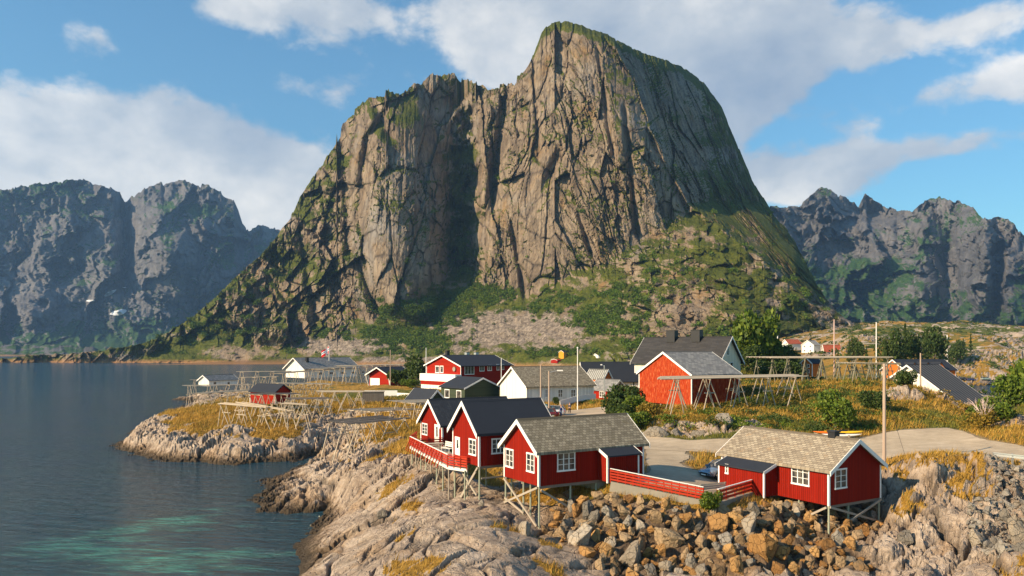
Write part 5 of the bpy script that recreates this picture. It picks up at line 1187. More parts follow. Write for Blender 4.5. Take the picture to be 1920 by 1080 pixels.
RK('dark-poled drying rack near the shore, left of the leftmost red cabin', (664, 797, 97), (762, 787, 103), 6.5, 24, 4, 3, DW, PW, spread=1.7, lr=.08, seed=3, jitter=.5)
RK('pale poled drying rack just behind the dark poled one near the cabins', (700, 773, 112), (790, 769, 120), 6, 14, 4, 3, PW, PW, spread=1.2, seed=4, jitter=.9)
RK('pale-poled drying rack in front of the dark green house', (772, 757, 114), (893, 753, 121), 6, 16, 5, 3, PW, PW, spread=1.2, seed=6, jitter=.6)
RK('wide drying rack with dense pale deck in front of the red barn', (1262, 713, 96), (1500, 708, 106), 8.5, 30, 5, 3, PW, GW, 'large fish drying racks on the hill', spread=1.7, lr=.085, seed=8, jitter=.3, pr=.07, over=2.4, ddir=(.15, 1, 0))
RK('high drying rack with dense pale deck on the hilltop, seen edge on', (1468, 672, 128), (1672, 671, 134), 9, 26, 7, 3, PW, M['treated_dark'], 'large fish drying racks on the hill', spread=1.2, lr=.10, seed=10, jitter=.2, pr=.08, over=2.4)
RK('lower drying rack with pale rails on the hill behind the tall roadside pole', (1600, 682, 122), (1690, 683, 124), 4, 7, 4, 3, PW, M['treated_dark'], 'large fish drying racks on the hill', spread=1.2, lr=.09, seed=12, pr=.07)

# ------------------------------------------------------------------ poles, lamps, flag
def upright(name, label, cat, px, ptop, Y, mat, r=.11, base=None, lamp=None, ball=False, group=None, arms=False):
    x = (px-CX)/F*Y; zt = CH-(ptop-HY)/F*Y; zb = H(x, Y)-.3 if base is None else CH-(base-HY)/F*Y
    rt = thing(name, label, cat, (x, Y, zb), 0, group); pole('shaft', (0, 0, 0), (0, 0, zt-zb), r, mat, rt)
    if ball:
        bm = bmesh.new(); bmesh.ops.create_uvsphere(bm, u_segments=10, v_segments=6, radius=r*1.5); me = bpy.data.meshes.new('finial'); bm.to_mesh(me); bm.free(); me.materials.append(M['white']); o = link('finial', me, rt); o.location = (0, 0, zt-zb+r)
    if lamp:
        MB().tube((0, 0, zt-zb-.2), (lamp*.8, 0, zt-zb+.1), .045).build('arm', M['steel'], rt)
        MB().box(lamp*.75 if lamp > 0 else lamp*1.3, lamp*1.3 if lamp > 0 else lamp*.75, -.15, .15, zt-zb+.02, zt-zb+.2).build('lamp_head', M['white'], rt)
    if arms:
        MB().box(-.8, .8, -.05, .05, zt-zb-.5, zt-zb-.38).build('crossarm', mat, rt)
        for a in (-.7, 0, .7): MB().tube((a, 0, zt-zb-.38), (a, 0, zt-zb-.2), .04).build('insulator', M['white'], rt)
    return rt, Vector((x, Y, zt))
WP = simple('pole_wood', (0.40, 0.30, 0.23), .85, .25, 6, .2)
big, bigt = upright('utility_pole', 'tall grey wooden pole right beside the rightmost red cabin', 'pole', 1658, 682, 66.5, WP, .16, base=872)
upright('utility_pole', 'wooden pole in front of the white house wall, left of the street lamp', 'pole', 1014, 684, 124, WP, .14)
lampp, lt = upright('street_lamp', 'wooden street lamp pole beside the parked white car', 'street lamp', 1029.5, 696, 112, WP, .14, lamp=1.6)
upright('flagpole', 'tall white flagpole in front of the white house', 'flagpole', 1083, 653, 122, M['white'], .09, ball=True)
upright('street_lamp', 'grey street lamp pole in front of the small red hut', 'street lamp', 1133, 685, 134, M['steel'], .10, lamp=-.5)
upright('flagpole', 'slim white pole left of the white house gable', 'pole', 940, 671, 150, M['white'], .08)
upright('utility_pole', 'pole beside the bushes at the red garage', 'pole', 732, 656, 196, WP, .13)
upright('flagpole', 'white pole left of the two-storey red house', 'pole', 799, 652, 190, M['white'], .10)
upright('mast', 'tall red-and-white mast above the distant red-roofed house, on the hilltop', 'pole', 1564, 599, 140, simple('pinkish_paint', (.55, .38, .33), .6), .13)
upright('mast', 'tall thin pale mast on the hilltop, right of the thicker one', 'pole', 1643, 604, 136, M['white'], .10)
upright('utility_pole', 'wooden pole in front of the ribbed dark roof at right', 'pole', 1726, 662, 118, WP, .12)
upright('utility_pole', 'distant thin pole above the cream hut', 'pole', 1458, 620, 300, M['white'], .2)
upright('utility_pole', 'distant thin pole on the golden hill at right', 'pole', 1776, 628, 300, M['white'], .2)
fx, ft = upright('flagpole', 'white flagpole with red cross flag behind the white warehouse roof', 'flagpole', 617, 647, 285, M['white'], .14)
g = MB(); fl = []; fh = ft.z-fx.location.z
nx, nz_ = 14, 8; vs = []; fs = []
for i in range(nx+1):
    for j in range(nz_+1):
        a = i/nx; b = j/nz_; vs.append((-a*2.9, math.sin(a*6+b)*.25, fh-.3-b*2.6-a*2.2-math.sin(a*5)*.12))
for i in range(nx):
    for j in range(nz_): fs.append((i*(nz_+1)+j, i*(nz_+1)+j+1, (i+1)*(nz_+1)+j+1, (i+1)*(nz_+1)+j))
me = bpy.data.meshes.new('flag'); me.from_pydata(vs, [], fs)
for c_ in ((.55, .01, .02), (.8, .8, .8), (.01, .03, .2)):
    m_, t_, p_ = material('flag_cloth'); p_.inputs['Base Color'].default_value = (*c_, 1); me.materials.append(m_)
k = 0
for i in range(nx):
    for j in range(nz_): me.polygons[k].material_index = 2 if (i == 4 or j == 3 or j == 4) and (i == 4 or True) and (i == 4 or j in (3, 4)) and not (i in (3, 5)) and (i == 4 or j == 3 or j == 4) and (i == 4 or j == 3) else (1 if (i in (3, 5) or j in (2, 4)) else 0); k += 1
link('flag', me, fx)
def wire(label, a, b, sag=.8, r=.02):
    g = MB(); pts = [a.lerp(b, i/10)+Vector((0, 0, -sag*4*(i/10)*(1-i/10))) for i in range(11)]
    for p, q in zip(pts, pts[1:]): g.tube(p, q, r, r, 4)
    tag(g.build('power_line', M['black']), label, 'wire')
wire('thin wire from the street lamp past the white house roof to the grey lamp pole', lt, P(1133, 690, 134), .6, .02)
wire('thin wire running from the tall roadside pole down to the ground', bigt-Vector((0, 0, 2)), P(1700, 863, 64), .1, .014)

# ------------------------------------------------------------------ vehicles
def car(label, loc, rz, paint, cat='car', wagon=False, group=None):
    r = thing('parked_car', label, cat, loc, rz, group)
    # stations along x: (x, half width, z bottom, z shoulder)
    st = [(-2.22, .70, .42, .72), (-2.15, .82, .30, .86), (-1.6, .90, .22, .95), (-.6, .91, .20, .93), (.6, .91, .20, .92), (1.2, .90, .22, .90), (1.85, .86, .24, .80), (2.15, .76, .32, .68), (2.24, .62, .42, .58)]
    vs = []; fs = []
    for (x, w, zb, zs) in st: vs += [(x, -w*.92, zb), (x, -w, zb+.12), (x, -w, zs-.14), (x, -w*.90, zs-.02), (x, 0, zs+.03), (x, w*.90, zs-.02), (x, w, zs-.14), (x, w, zb+.12), (x, w*.92, zb)]
    n = 9
    for i in range(len(st)-1):
        for j in range(n-1): fs.append((i*n+j, (i+1)*n+j, (i+1)*n+j+1, i*n+j+1))
        fs.append((i*n+n-1, (i+1)*n+n-1, (i+1)*n, i*n))
    fs += [tuple(range(n)), tuple(reversed(range((len(st)-1)*n, len(st)*n)))]
    MB().add(vs, fs).build('body', paint, r, True)
    rear = -2.05 if wagon else -1.75
    gh = [(rear, .74, .90, .90), (rear+.35, .68, .90, 1.40), (-.3, .68, .90, 1.46), (.35, .66, .90, 1.42), (1.15, .72, .88, .89)]
    def loft(sts, k0):
        v = []; f = []
        for (x, w, z0, z1) in sts: v += [(x, -w-.10*(z1 > 1), z0), (x, -w, z1), (x, w, z1), (x, w+.10*(z1 > 1), z0)]
        for i in range(len(sts)-1):
            for j in range(3): f.append((i*4+j, (i+1)*4+j, (i+1)*4+j+1, i*4+j+1))
        f += [(0, 1, 2, 3), (len(sts)*4-1, len(sts)*4-2, len(sts)*4-3, len(sts)*4-4)]
        return MB().add(v, f)
    gl = loft(gh, 0).build('window', M['glass'], r)
    rf = MB(); rv = [(x, s_*w*1.0, z+.025) for (x, w, z) in ((rear+.30, .69, 1.395), (-.3, .69, 1.455), (.40, .67, 1.415)) for s_ in (-1, 1)]
    rf.add(rv, [(0, 1, 3, 2), (2, 3, 5, 4)]).build('roof', paint, r)
    for s_ in (-1, 1):
        for pb in (((.38, s_*.68, 1.42), (1.15, s_*.80, .9), .07, .07), ((-.35, s_*.72, 1.42), (-.4, s_*.84, .9), .07, .05), ((rear+.3, s_*.70, 1.38), (rear, s_*.80, .9), .10, .10)): MB().bar(*pb).build('pillar', paint, r)
        MB().box(.95, 1.1, s_*.92-.08, s_*.92+.08, .92, 1.05).build('mirror', paint, r)
        MB().box(2.02, 2.20, s_*.62-.13, s_*.62+.13, .56, .68).build('headlight', M['steel'], r)
        tl = MB().box(-2.22, -2.12, s_*.68-.11, s_*.68+.11, .62, .84).build('tail_light', M['taillight'], r)
        for x in (-1.35, 1.38):
            w = MB().tube((x, s_*.68, .33), (x, s_*.92, .33), .33, .33, 18).build('wheel', M['rubber'], r); MB().tube((x, s_*.90, .33), (x, s_*.935, .33), .2, .19, 12).build('rim', M['steel'], w)
    MB().box(2.16, 2.262, -.42, .42, .40, .58).build('grille', M['black'], r); MB().box(2.262, 2.275, -.26, .26, .33, .43).build('number_plate', M['white'], r)
    MB().box(-2.245, -2.20, -.26, .26, .62, .73).build('number_plate', M['white'], r)
    return r
M['taillight'] = simple('red_lens', (.4, .01, .01), .3, .1, 3, 0)
def ground(px, py, Y):
    x = (px-CX)/F*Y; return (x, Y, H(x, Y)+.05)
car('blue-grey car parked with its nose out from behind the brown-roofed red cabin', (18.9, 67.2, H(18.0, 66.6)+.03), math.radians(210), car_paint('blue_grey_paint', (.22, .29, .38)))
x, y, z = ground(1043, 776, 113); car('white estate car parked beside the street lamp, tail towards the two people', (x-.8, y, z), math.radians(165), car_paint('white_paint_car', (.72, .72, .72)), wagon=True)
x, y, z = ground(1004, 772, 117); car('pale teal car parked left of the white estate car, partly behind the dark roof', (x, y, z), math.radians(170), car_paint('teal_paint', (.16, .32, .32)), wagon=True)
x, y, z = ground(1022, 775, 110); car('dark red car squeezed between the teal car and the lamp pole', (x-.2, y-.8, z), math.radians(175), car_paint('dark_red_paint', (.16, .02, .02)))
x, y, z = ground(1820, 707, 357); car('distant dark blue car on the far quay', (x, y, z), math.radians(0), car_paint('navy_paint', (.03, .05, .16)), wagon=True)
x, y, z = ground(1848, 707, 357); car('distant pale green van-like car on the far quay', (x, y, z), math.radians(0), car_paint('pale_green_paint', (.35, .45, .38)), wagon=True)
x, y, z = ground(1861, 708, 355); car('distant dark car at the right end of the row on the far quay', (x, y, z), math.radians(180), car_paint('dark_paint', (.05, .06, .08)))
x, y, z = ground(1802, 706, 357); car('distant dark car at the left end of the row on the far quay', (x, y, z), math.radians(180), car_paint('black_paint', (.03, .03, .035)))

# ------------------------------------------------------------------ people
def skinned(name, mat, pts, edges, parent=None, root=0, sub=1):
    me = bpy.data.meshes.new(name); me.from_pydata([p[:3] for p in pts], edges, []); me.materials.append(mat); o = link(name, me, parent)
    md = o.modifiers.new('skin', 'SKIN'); md.use_smooth_shade = True
    for v, p in zip(me.skin_vertices[0].data, pts): v.radius = (p[3], p[4] if len(p) > 4 else p[3])
    me.skin_vertices[0].data[root].use_root = True
    o.modifiers.new('sub', 'SUBSURF').levels = sub; o.modifiers['sub'].render_levels = sub; return o
skin = simple('skin', (.50, .28, .20), .6, .1, 5, 0)
def person(label, loc, rz, jacket, trousers, hat, stride=.12, arm=.05):
    r = thing('person', label, 'person', loc, rz)
    b = [(0, 0, .92, .12, .10), (0, 0, 1.15, .13, .10), (0, 0, 1.38, .15, .10), (0, 0, 1.50, .06), (0, .0, 1.60, .085, .10), (0, .01, 1.72, .07, .08)]
    e = [(0, 1), (1, 2), (2, 3), (3, 4), (4, 5)]
    def limb(p0, chain):
        i0 = p0
        for c in chain: b.append(c); e.append((i0, len(b)-1)); i0 = len(b)-1
    for s_ in (-1, 1):
        limb(0, [(s_*.09, s_*stride*.3, .82, .085), (s_*.10, s_*stride, .48, .06), (s_*.10, s_*stride*1.4-.02, .10, .042), (s_*.10, s_*stride*1.4+.12, .04, .04)])
        limb(2, [(s_*.19, 0, 1.37, .055), (s_*.24, -.03-s_*arm, 1.10, .042), (s_*.23, .10-s_*arm, .87, .032), (s_*.225, .13-s_*arm, .79, .03)])
    skinned('body', skin, b, e, r)
    j = [(0, 0, .90, .15, .12), (0, 0, 1.15, .16, .125), (0, 0, 1.38, .18, .12), (0, 0, 1.48, .08)]; je = [(0, 1), (1, 2), (2, 3)]
    for s_ in (-1, 1):
        for k_, c in enumerate([(s_*.20, 0, 1.37, .075), (s_*.25, -.03-s_*arm, 1.10, .06), (s_*.235, .09-s_*arm, .90, .05)]):
            j.append(c); je.append((2 if k_ == 0 else len(j)-2, len(j)-1))
    skinned('jacket', jacket, j, je, r)
    tr = [(0, 0, .93, .145, .12)]; te = []
    for s_ in (-1, 1):
        for k_, c in enumerate([(s_*.09, s_*stride*.3, .82, .11), (s_*.10, s_*stride, .48, .08), (s_*.10, s_*stride*1.4-.02, .10, .065)]):
            tr.append(c); te.append((0 if k_ == 0 else len(tr)-2, len(tr)-1))
    skinned('trousers', trousers, tr, te, r)
    skinned('cap', hat, [(0, -.01, 1.70, .095, .11), (0, 0, 1.79, .05)], [(0, 1)], r)
x, y, z = ground(1052, 777, 109.5); person('person in blue jacket, jeans and red cap standing behind the white estate car', (x, y, z+.02), math.radians(60), simple('blue_jacket', (.02, .05, .22), .8), simple('jeans', (.06, .12, .28), .8), simple('red_cap', (.5, .04, .03), .8))
x, y, z = ground(1068, 773, 115); person('person in dark grey jacket and black trousers standing on the road by the ramp', (x, y, z+.02), math.radians(150), simple('grey_jacket', (.08, .08, .09), .8), simple('black_trousers', (.02, .02, .02), .8), simple('dark_hair', (.03, .02, .015), .8), .05)

# ------------------------------------------------------------------ kayaks, guard rail, loose plank
def kayak(label, loc, rz, c1):
    r = thing('kayak', label, 'kayak', loc, rz, 'kayaks stacked by the road'); vs = []; fs = []; n = 8; N = 14
    for i in range(N+1):
        a = i/N*2-1; w = .31*(1-abs(a)**2.4)+.004; zc = .16+.16*abs(a)**3
        for j in range(n):
            th = 2*math.pi*j/n; vs.append((a*2.2, math.cos(th)*w, zc+math.sin(th)*(.15*(1-abs(a)**3)+.01)))
    for i in range(N):
        for j in range(n): fs.append((i*n+j, (i+1)*n+j, (i+1)*n+(j+1) % n, i*n+(j+1) % n))
    MB().add(vs, fs).build('hull', c1, r, True)
    MB().tube((-.45, 0, .27), (.35, 0, .27), .2, .16, 10).build('cockpit', M['black'], r)
kw = simple('white_plastic', (.75, .73, .7), .35, .05); ky = simple('yellow_plastic', (.80, .50, .02), .35, .05); ko = simple('orange_plastic', (.75, .16, .02), .35, .05)
kc = P(1578, 811, 84); kz = H(kc.x, kc.y)
for i, (lab, m_, dxx, dyy, dz) in enumerate([('white kayak lying lowest behind the brown roof ridge', kw, 0, -.5, .45), ('yellow kayak lying on the kayak rack beside the black chimney', ky, 1.0, .1, .72), ('orange kayak at the left end of the kayak rack', ko, -1.2, .6, .62)]):
    kayak(lab, (kc.x+dxx*.5-.2, kc.y+dyy, kz+dz-.2), math.radians(-3), m_)
r = thing('kayak_rack', 'low timber rack carrying the three kayaks', 'rack', (kc.x-1, kc.y, kz))
for a in (-1.6, 1.4): MB().bar((a, -1, 0), (a, -1, .5), .1, .1).bar((a, 1.1, 0), (a, 1.1, .55), .1, .1).bar((a, -1.1, .43), (a, 1.2, .5), .1, .08).build('trestle', M['greywood'], r)
ga_ = P(1863, 866, 65.5); gb_ = P(2010, 884, 62); r = thing('guard_rail', 'steel guard rail along the road edge at the far right', 'guard rail', (ga_.x, ga_.y, H(ga_.x, ga_.y)))
dd = gb_-ga_; dd.z = -.2
for k_ in range(5): q = dd*(k_/4); MB().box(q.x-.06, q.x+.06, q.y-.08, q.y+.08, -.3, .72).build('post', M['steel'], r)
g = MB(); up = Vector((0, 0, 1)); nn = Vector((dd.y, -dd.x, 0)).normalized()*.1
for (za, zb2, o) in ((.42, .50, 1), (.50, .58, .4), (.58, .66, .4), (.66, .74, 1)): g.bar(nn*o+up*((za+zb2)/2), dd+nn*o+up*((za+zb2)/2), .03, zb2-za+.01)
g.build('beam', M['steel'], r)
ga_ = P(1690, 786, 95)

# ------------------------------------------------------------------ boulders
def rock_mesh(name, mat, seed, sq=(1, 1, 1), n=15):
    R_ = random.Random(seed); bm = bmesh.new()
    for _ in range(n):
        v = Vector((R_.gauss(0, 1), R_.gauss(0, 1), R_.gauss(0, 1))).normalized()*R_.uniform(.72, 1.0); bm.verts.new((v.x*sq[0], v.y*sq[1], v.z*sq[2]))
    bmesh.ops.convex_hull(bm, input=bm.verts); bmesh.ops.delete(bm, geom=[v for v in bm.verts if not v.link_faces], context='VERTS')
    bmesh.ops.bevel(bm, geom=list(bm.edges), offset=.045, segments=2, affect='EDGES', profile=.6)
    bmesh.ops.triangulate(bm, faces=list(bm.faces)); bmesh.ops.subdivide_edges(bm, edges=[e for e in bm.edges if e.calc_length() > .35], cuts=3, use_grid_fill=True)
    bmesh.ops.triangulate(bm, faces=list(bm.faces)); bm.normal_update()
    for v in bm.verts:
        o_ = mnoise.noise(v.co*1.7+Vector((seed, 0, 0)))*.10+mnoise.noise(v.co*5+Vector((0, seed, 0)))*.045; v.co += v.normal*o_
    me = bpy.data.meshes.new(name); bm.to_mesh(me); bm.free(); me.materials.append(mat); return me
BMATS = {'ochre': M['b_ochre'], 'brown': M['b_brown'], 'grey': M['b_grey'], 'pale': M['b_pale'], 'rubble': M['b_rubble']}
BME = {k: [rock_mesh('boulder', m_, hash_*13+i*7+3, [(1, .8, .7), (1.1, .9, .85), (1.25, .75, .6), (.95, .95, .8), (1.2, .8, .9)][i % 5], 10+i % 6) for i in range(11)] for hash_, (k, m_) in enumerate(BMATS.items())}
RR = random.Random(42); placed = []
def scatter(poly, n, smin, smax, kinds, power=2.0, tries=60000, spacing=.82, px_bias=None):
    xs = [p[0] for p in poly]; ys = [p[1] for p in poly]; out = []
    cand = np.array([(RR.uniform(min(xs), max(xs)), RR.uniform(min(ys), max(ys))) for _ in range(tries)])
    cand = cand[polydist(cand[:, 0], cand[:, 1], poly) > 0]; zz = height(cand[:, 0], cand[:, 1], False)
    sizes = sorted([smin+(smax-smin)*RR.random()**power for _ in range(n)], reverse=True); ci = 0
    for s_ in sizes:
        for _ in range(60):
            if ci >= len(cand): return out
            x, y = cand[ci]; z = zz[ci]; ci += 1
            if all((x-a)**2+(y-b)**2 > ((s_+c)*spacing)**2 for (a, b, c) in placed):
                placed.append((x, y, s_)); out.append((x, y, z, s_, RR.choice(kinds))); break
    return out
LAB = {'ochre': 'rusty ochre boulder in the slope of tumbled rocks under the red fence', 'brown': 'brown angular boulder in the slope of tumbled rocks under the red fence',
       'grey': 'grey boulder in the slope of tumbled rocks under the red fence', 'pale': 'pale cream boulder in the slope of tumbled rocks under the red fence', 'rubble': 'grey rubble stone in the bank at the far right below the guard rail'}
GRP = {'ochre': 'rust-ochre riprap boulders', 'brown': 'brown riprap boulders', 'grey': 'grey riprap boulders', 'pale': 'pale riprap boulders', 'rubble': 'grey rubble stones at far right'}
ONE = [(1255, 1035, 52, 1.3, 'brown'), (1342, 995, 53.6, 1.2, 'ochre'), (1425, 1055, 50, 1.45, 'ochre'), (1405, 1005, 53, 1.05, 'pale'), (1090, 1040, 51, 1.2, 'pale'), (1180, 1055, 50.3, 1.3, 'pale'), (1325, 1062, 50, .9, 'brown'), (1200, 1015, 53, .7, 'pale'), (1060, 985, 55, 1.0, 'pale')]
rocks = []
for (px, py, Y, s_, kd) in ONE:
    p = P(px, py, Y); placed.append((p.x, p.y, s_)); rocks.append((p.x, p.y, H(p.x, p.y), s_, kd))
OK_ = ['ochre']*11+['brown']*9+['grey']*3+['pale']
r1 = scatter(RIP, 700, .24, .80, OK_, 1.5, tries=120000, spacing=.66); r2 = scatter(RIP2, 330, .22, .62, ['rubble'], 1.6)
def dist_px(q): return q[3]/q[1]
allr = sorted(rocks+r1, key=dist_px, reverse=True); indiv = allr[:215]; rest = allr[215:]
r2 = sorted(r2, key=dist_px, reverse=True); indiv += r2[:80]; rest2 = r2[80:]
def rot(): return (RR.uniform(0, 6.28), RR.uniform(0, 6.28), RR.uniform(0, 6.28))
for (x, y, z, s_, kd) in indiv:
    o = link('boulder', RR.choice(BME[kd]) if s_ < .6 else BME[kd][RR.choice((3, 4, 5, 9, 10))]); o.location = (x, y, z+s_*.30); o.rotation_euler = rot(); o.scale = (s_*RR.uniform(.85, 1.15), s_*RR.uniform(.8, 1.1), s_*RR.uniform(.75, 1.05))
    tag(o, LAB[kd], 'boulder', GRP[kd])
def stones_stuff(name, items, kd, extra=None):
    V = []; Fc = []; off = 0; base = []
    for me in BME[kd]:
        me.calc_loop_triangles(); v = np.zeros(len(me.vertices)*3); me.vertices.foreach_get('co', v); f = np.zeros(len(me.loop_triangles)*3, np.int32); me.loop_triangles.foreach_get('vertices', f); base.append((v.reshape(-1, 3), f.reshape(-1, 3)))
    for (x, y, z, s_, _k) in items:
        v, f = RR.choice(base); q = np.array(Matrix.Rotation(RR.uniform(0, 6.28), 3, Vector((RR.gauss(0, 1), RR.gauss(0, 1), RR.gauss(0, 1))))); V.append((v@q.T)*s_*np.array([1, .9, .8])+np.array([x, y, z+s_*.25])); Fc.append(f+off); off += len(v)
    tag(link(name, npmesh(name, np.concatenate(V), np.concatenate(Fc), BMATS[kd], False)), kind='stuff')
small = scatter(RIP, 2600, .10, .26, ['ochre'], 1.2, tries=40000, spacing=.62)
stones_stuff('small_ochre_stones', [q for q in rest+small if RR.random() < .55], 'ochre'); stones_stuff('small_brown_stones', [q for q in rest+small if RR.random() < .45], 'brown')
small2 = scatter(RIP2, 1200, .10, .24, ['rubble'], 1.2, tries=40000, spacing=.62)
stones_stuff('small_grey_stones', rest2+small2, 'rubble')
# larger rocks elsewhere
for (px, py, Y, s_, kd, lab) in [(985, 1038, 52, 1.0, 'pale', 'big smooth pale boulder at the foot of the slab, left of the riprap slope'), (1232, 812, 88.5, 2.1, 'grey', 'leftmost big pale rock at the roadside below the red barn'), (1265, 806, 89, 2.3, 'grey', 'tall pale rock second from the left at the roadside below the barn'), (1306, 810, 88, 2.2, 'grey', 'upright pale rock in the middle of the roadside outcrop below the drying rack'),
                             (1352, 800, 89, 2.3, 'grey', 'grey cracked rock at the roadside, right of the upright pale one'), (1060, 779, 105, .9, 'brown', 'low brown rock beside the lamp pole at the parked cars'), (1945, 800, 82, 3.3, 'grey', 'large pale rock face at the right edge of the picture beside the bushes'), (1905, 1065, 49, 1.5, 'pale', 'rounded pale boulder in the lower right corner'), (1830, 1060, 49.5, 1.1, 'pale', 'pale boulder left of the rounded one in the lower right corner'),
                             (1695, 1025, 52.5, 1.1, 'grey', 'grey boulder at the foot of the tall outcrop beside the cabin stilts'), (715, 975, 62, .55, 'grey', 'small grey rock lying on the slab near the water'), (903, 975, 57, .5, 'grey', 'small pale grey rock on the golden grass left of the cabin stilts')]:
    p = P(px, py, Y); o = link('boulder', RR.choice(BME[kd])); o.location = (p.x, p.y, H(p.x, p.y)+s_*(.25 if s_ < 1.7 else -.15)); o.rotation_euler = rot(); o.scale = (s_*.9, s_*.9, s_*1.0); tag(o, lab, 'boulder')
# ------------------------------------------------------------------ vegetation
NR = np.random.RandomState(5)
def leaf_quads(C, size, up=.0):
    """one randomly turned leaf quad per centre"""
    n = len(C); a = NR.normal(size=(n, 3)); a /= np.linalg.norm(a, axis=1, keepdims=True); b = NR.normal(size=(n, 3)); b -= (b*a).sum(1, keepdims=True)*a; b /= np.linalg.norm(b, axis=1, keepdims=True)
    s = (size*NR.uniform(.6, 1.3, n))[:, None]; u = a*s; v = b*s*.62
    V = np.stack([C-u, C+v*.9-u*.1, C+u, C-v*.9-u*.1], 1).reshape(-1, 3); Fc = np.arange(4*n).reshape(n, 4); return V, Fc
def crown_points(n, lumps, rx, rz, seed, shell=.35):
    R_ = np.random.RandomState(seed); P_ = []
    cs = []
    for k in range(lumps):
        d = R_.normal(size=3); d /= np.linalg.norm(d); r = R_.uniform(.25, .8); cs.append((d*r*np.array([rx, rx, rz*.8])+np.array([0, 0, rz]), R_.uniform(.28, .5)*min(rx, rz*1.2)))
    for k in range(n):
        c, r = cs[R_.randint(lumps)]; d = R_.normal(size=3); d /= np.linalg.norm(d); P_.append(c+d*r*(1-shell*R_.rand()**1.5))
    return np.array(P_)
_bush = {}
def bush_parts(kind, var, leafmat_, conifer=False):
    key = (kind, var, conifer)
    if key not in _bush:
        if conifer:
            R_ = np.random.RandomState(var+50); n = 2600; t_ = R_.rand(n)**.8; th = R_.rand(n)*6.283; lay = .55+.45*np.sin(t_*34+R_.rand(n)*.8)
            r = (1-t_)*.42*lay*(.5+.5*R_.rand(n)); C = np.stack([r*np.cos(th), r*np.sin(th), .12+t_*1.85-r*.25], -1); V, Fc = leaf_quads(C, .055)
        else:
            C = crown_points(2600, 15, 1.0, .85, var+10); C = C[C[:, 2] > .02]; V, Fc = leaf_quads(C, .085)
        g = MB().tube((0, 0, -.15), (.03, .02, .6), .05, .035, 6)
        for i in range(5):
            a = i*1.26+var; g.tube((.02, .01, .25+.07*i), (math.cos(a)*.5, math.sin(a)*.5, .8+.1*i), .03, .01, 5) if not conifer else g.tube((0, 0, .5+.2*i), (0, 0, .7+.2*i), .03, .02, 5)
        _bush[key] = (npmesh('crown', V, Fc, leafmat_), g.mesh('trunk', M['bark']))
    return _bush[key]
def bush(name, label, cat, px, Y, w, h, mat='leaf', var=0, group=None, conifer=False, z=None, py=None):
    x = (px-CX)/F*Y; zb = H(x, Y) if z is None else z
    if py is not None: zb = CH-(py-HY)/F*Y
    r = thing(name, label, cat, (x, Y, zb), var*1.3, group); cm, tm = bush_parts(mat, var % 3, M[mat], conifer)
    a = link('crown', cm, r); b = link('trunk', tm, r); a.scale = b.scale = (w, w, h/ (1.95 if conifer else 1.6)); return r
bush('bush', 'bushy green shrub growing through the corner of the red fence', 'bush', 1331, 54.9, .95, 1.9, 'leaf', 0)
bush('bush', 'rounded bright green bush on the golden hill above the brown roof', 'bush', 1567, 88, 2.6, 4.6, 'leaf', 1)
bush('bush', 'dark bush at the cleft of the golden hill, behind the tall roadside pole', 'bush', 1640, 98, 2.0, 3.4, 'leaf_dark', 2)
bush('bush', 'dark bush below the white gable of the ribbed-roof house', 'bush', 1697, 112, 1.9, 3.2, 'leaf_dark', 0)
for i, (px, Y, w, h, m_, lab) in enumerate([(1834, 88, 2.0, 2.8, 'leaf', 'green bush left of the bare whitish shrub at the right roadside'), (1866, 88, 2.4, 3.0, 'leaf', 'largest green bush at the right roadside, by the bare shrub'), (1906, 94, 2.6, 5.4, 'leaf', 'tall leafy green bush against the harbour water at right'), (1936, 98, 3.2, 7.8, 'leaf', 'highest green bush at the right edge of the picture'), (1845, 84, 1.8, 2.3, 'leaf_scrub', 'low yellowish bush in front of the green bushes at right')]):
    bush('bush', lab, 'bush', px, Y, w, h, m_, i)
for i, (px, Y, w, h, m_, lab) in enumerate([(1152, 104, 2.2, 3.6, 'leaf_dark', 'dark bush at the left end of the thicket beside the village road'), (1176, 106, 2.6, 5.2, 'leaf_dark', 'tall dark bush between the road and the red barn'), (1196, 100, 2.4, 3.6, 'leaf', 'green bush just below the left corner of the red barn'), (1164, 97, 2.0, 2.6, 'leaf_dark', 'low dark bush above the ridge of the grey-slate cabin'), (1190, 92, 2.2, 2.6, 'leaf', 'low green bush at the road edge left of the pale rocks'), (1212, 97, 1.8, 2.4, 'leaf_scrub', 'yellowish scrub bush beside the pale roadside rocks')]):
    bush('bush', lab, 'bush', px, Y, w, h, m_, i+1)
for i, (px, Y, w, h, m_, lab) in enumerate([(746, 200, 3.4, 5.0, 'leaf_dark', 'dark bush in front of the red garage side wall'), (782, 196, 4.2, 8.0, 'leaf_dark', 'tall dark bush between the red garage and the two-storey red house'), (768, 186, 2.6, 2.6, 'leaf', 'low green bush on the lawn left of the two-storey red house'), (1043, 130, .8, 1.6, 'leaf_dark', 'small potted bush against the white house wall')]):
    bush('bush', lab, 'bush', px, Y, w, h, m_, i)
TR = [(1412, 172, 6.2, 15, 'leaf', 'big leafy green tree right of the cream house gable'), (1440, 180, 5, 10.5, 'leaf', 'mid-green tree between the big leafy tree and the hilltop rack'), (1462, 185, 5, 9.5, 'leaf_dark', 'dark tree behind the left end of the hilltop rack'), (1486, 200, 5, 8.5, 'leaf_dark', 'dark tree under the distant red-roofed white house'), (1405, 160, 4, 5.5, 'leaf_dark', 'low dark tree at the corner of the cream house'), (1450, 150, 4, 5.2, 'leaf_dark', 'dark bushy tree left under the hilltop rack'), (1470, 150, 4, 5.4, 'leaf_dark', 'dark bushy tree touching the left legs of the hilltop rack')]
for i, (px, Y, w, h, m_, lab) in enumerate(TR): bush('broadleaf_tree', lab, 'tree', px, Y, w, h, m_, i)
FR = random.Random(3)
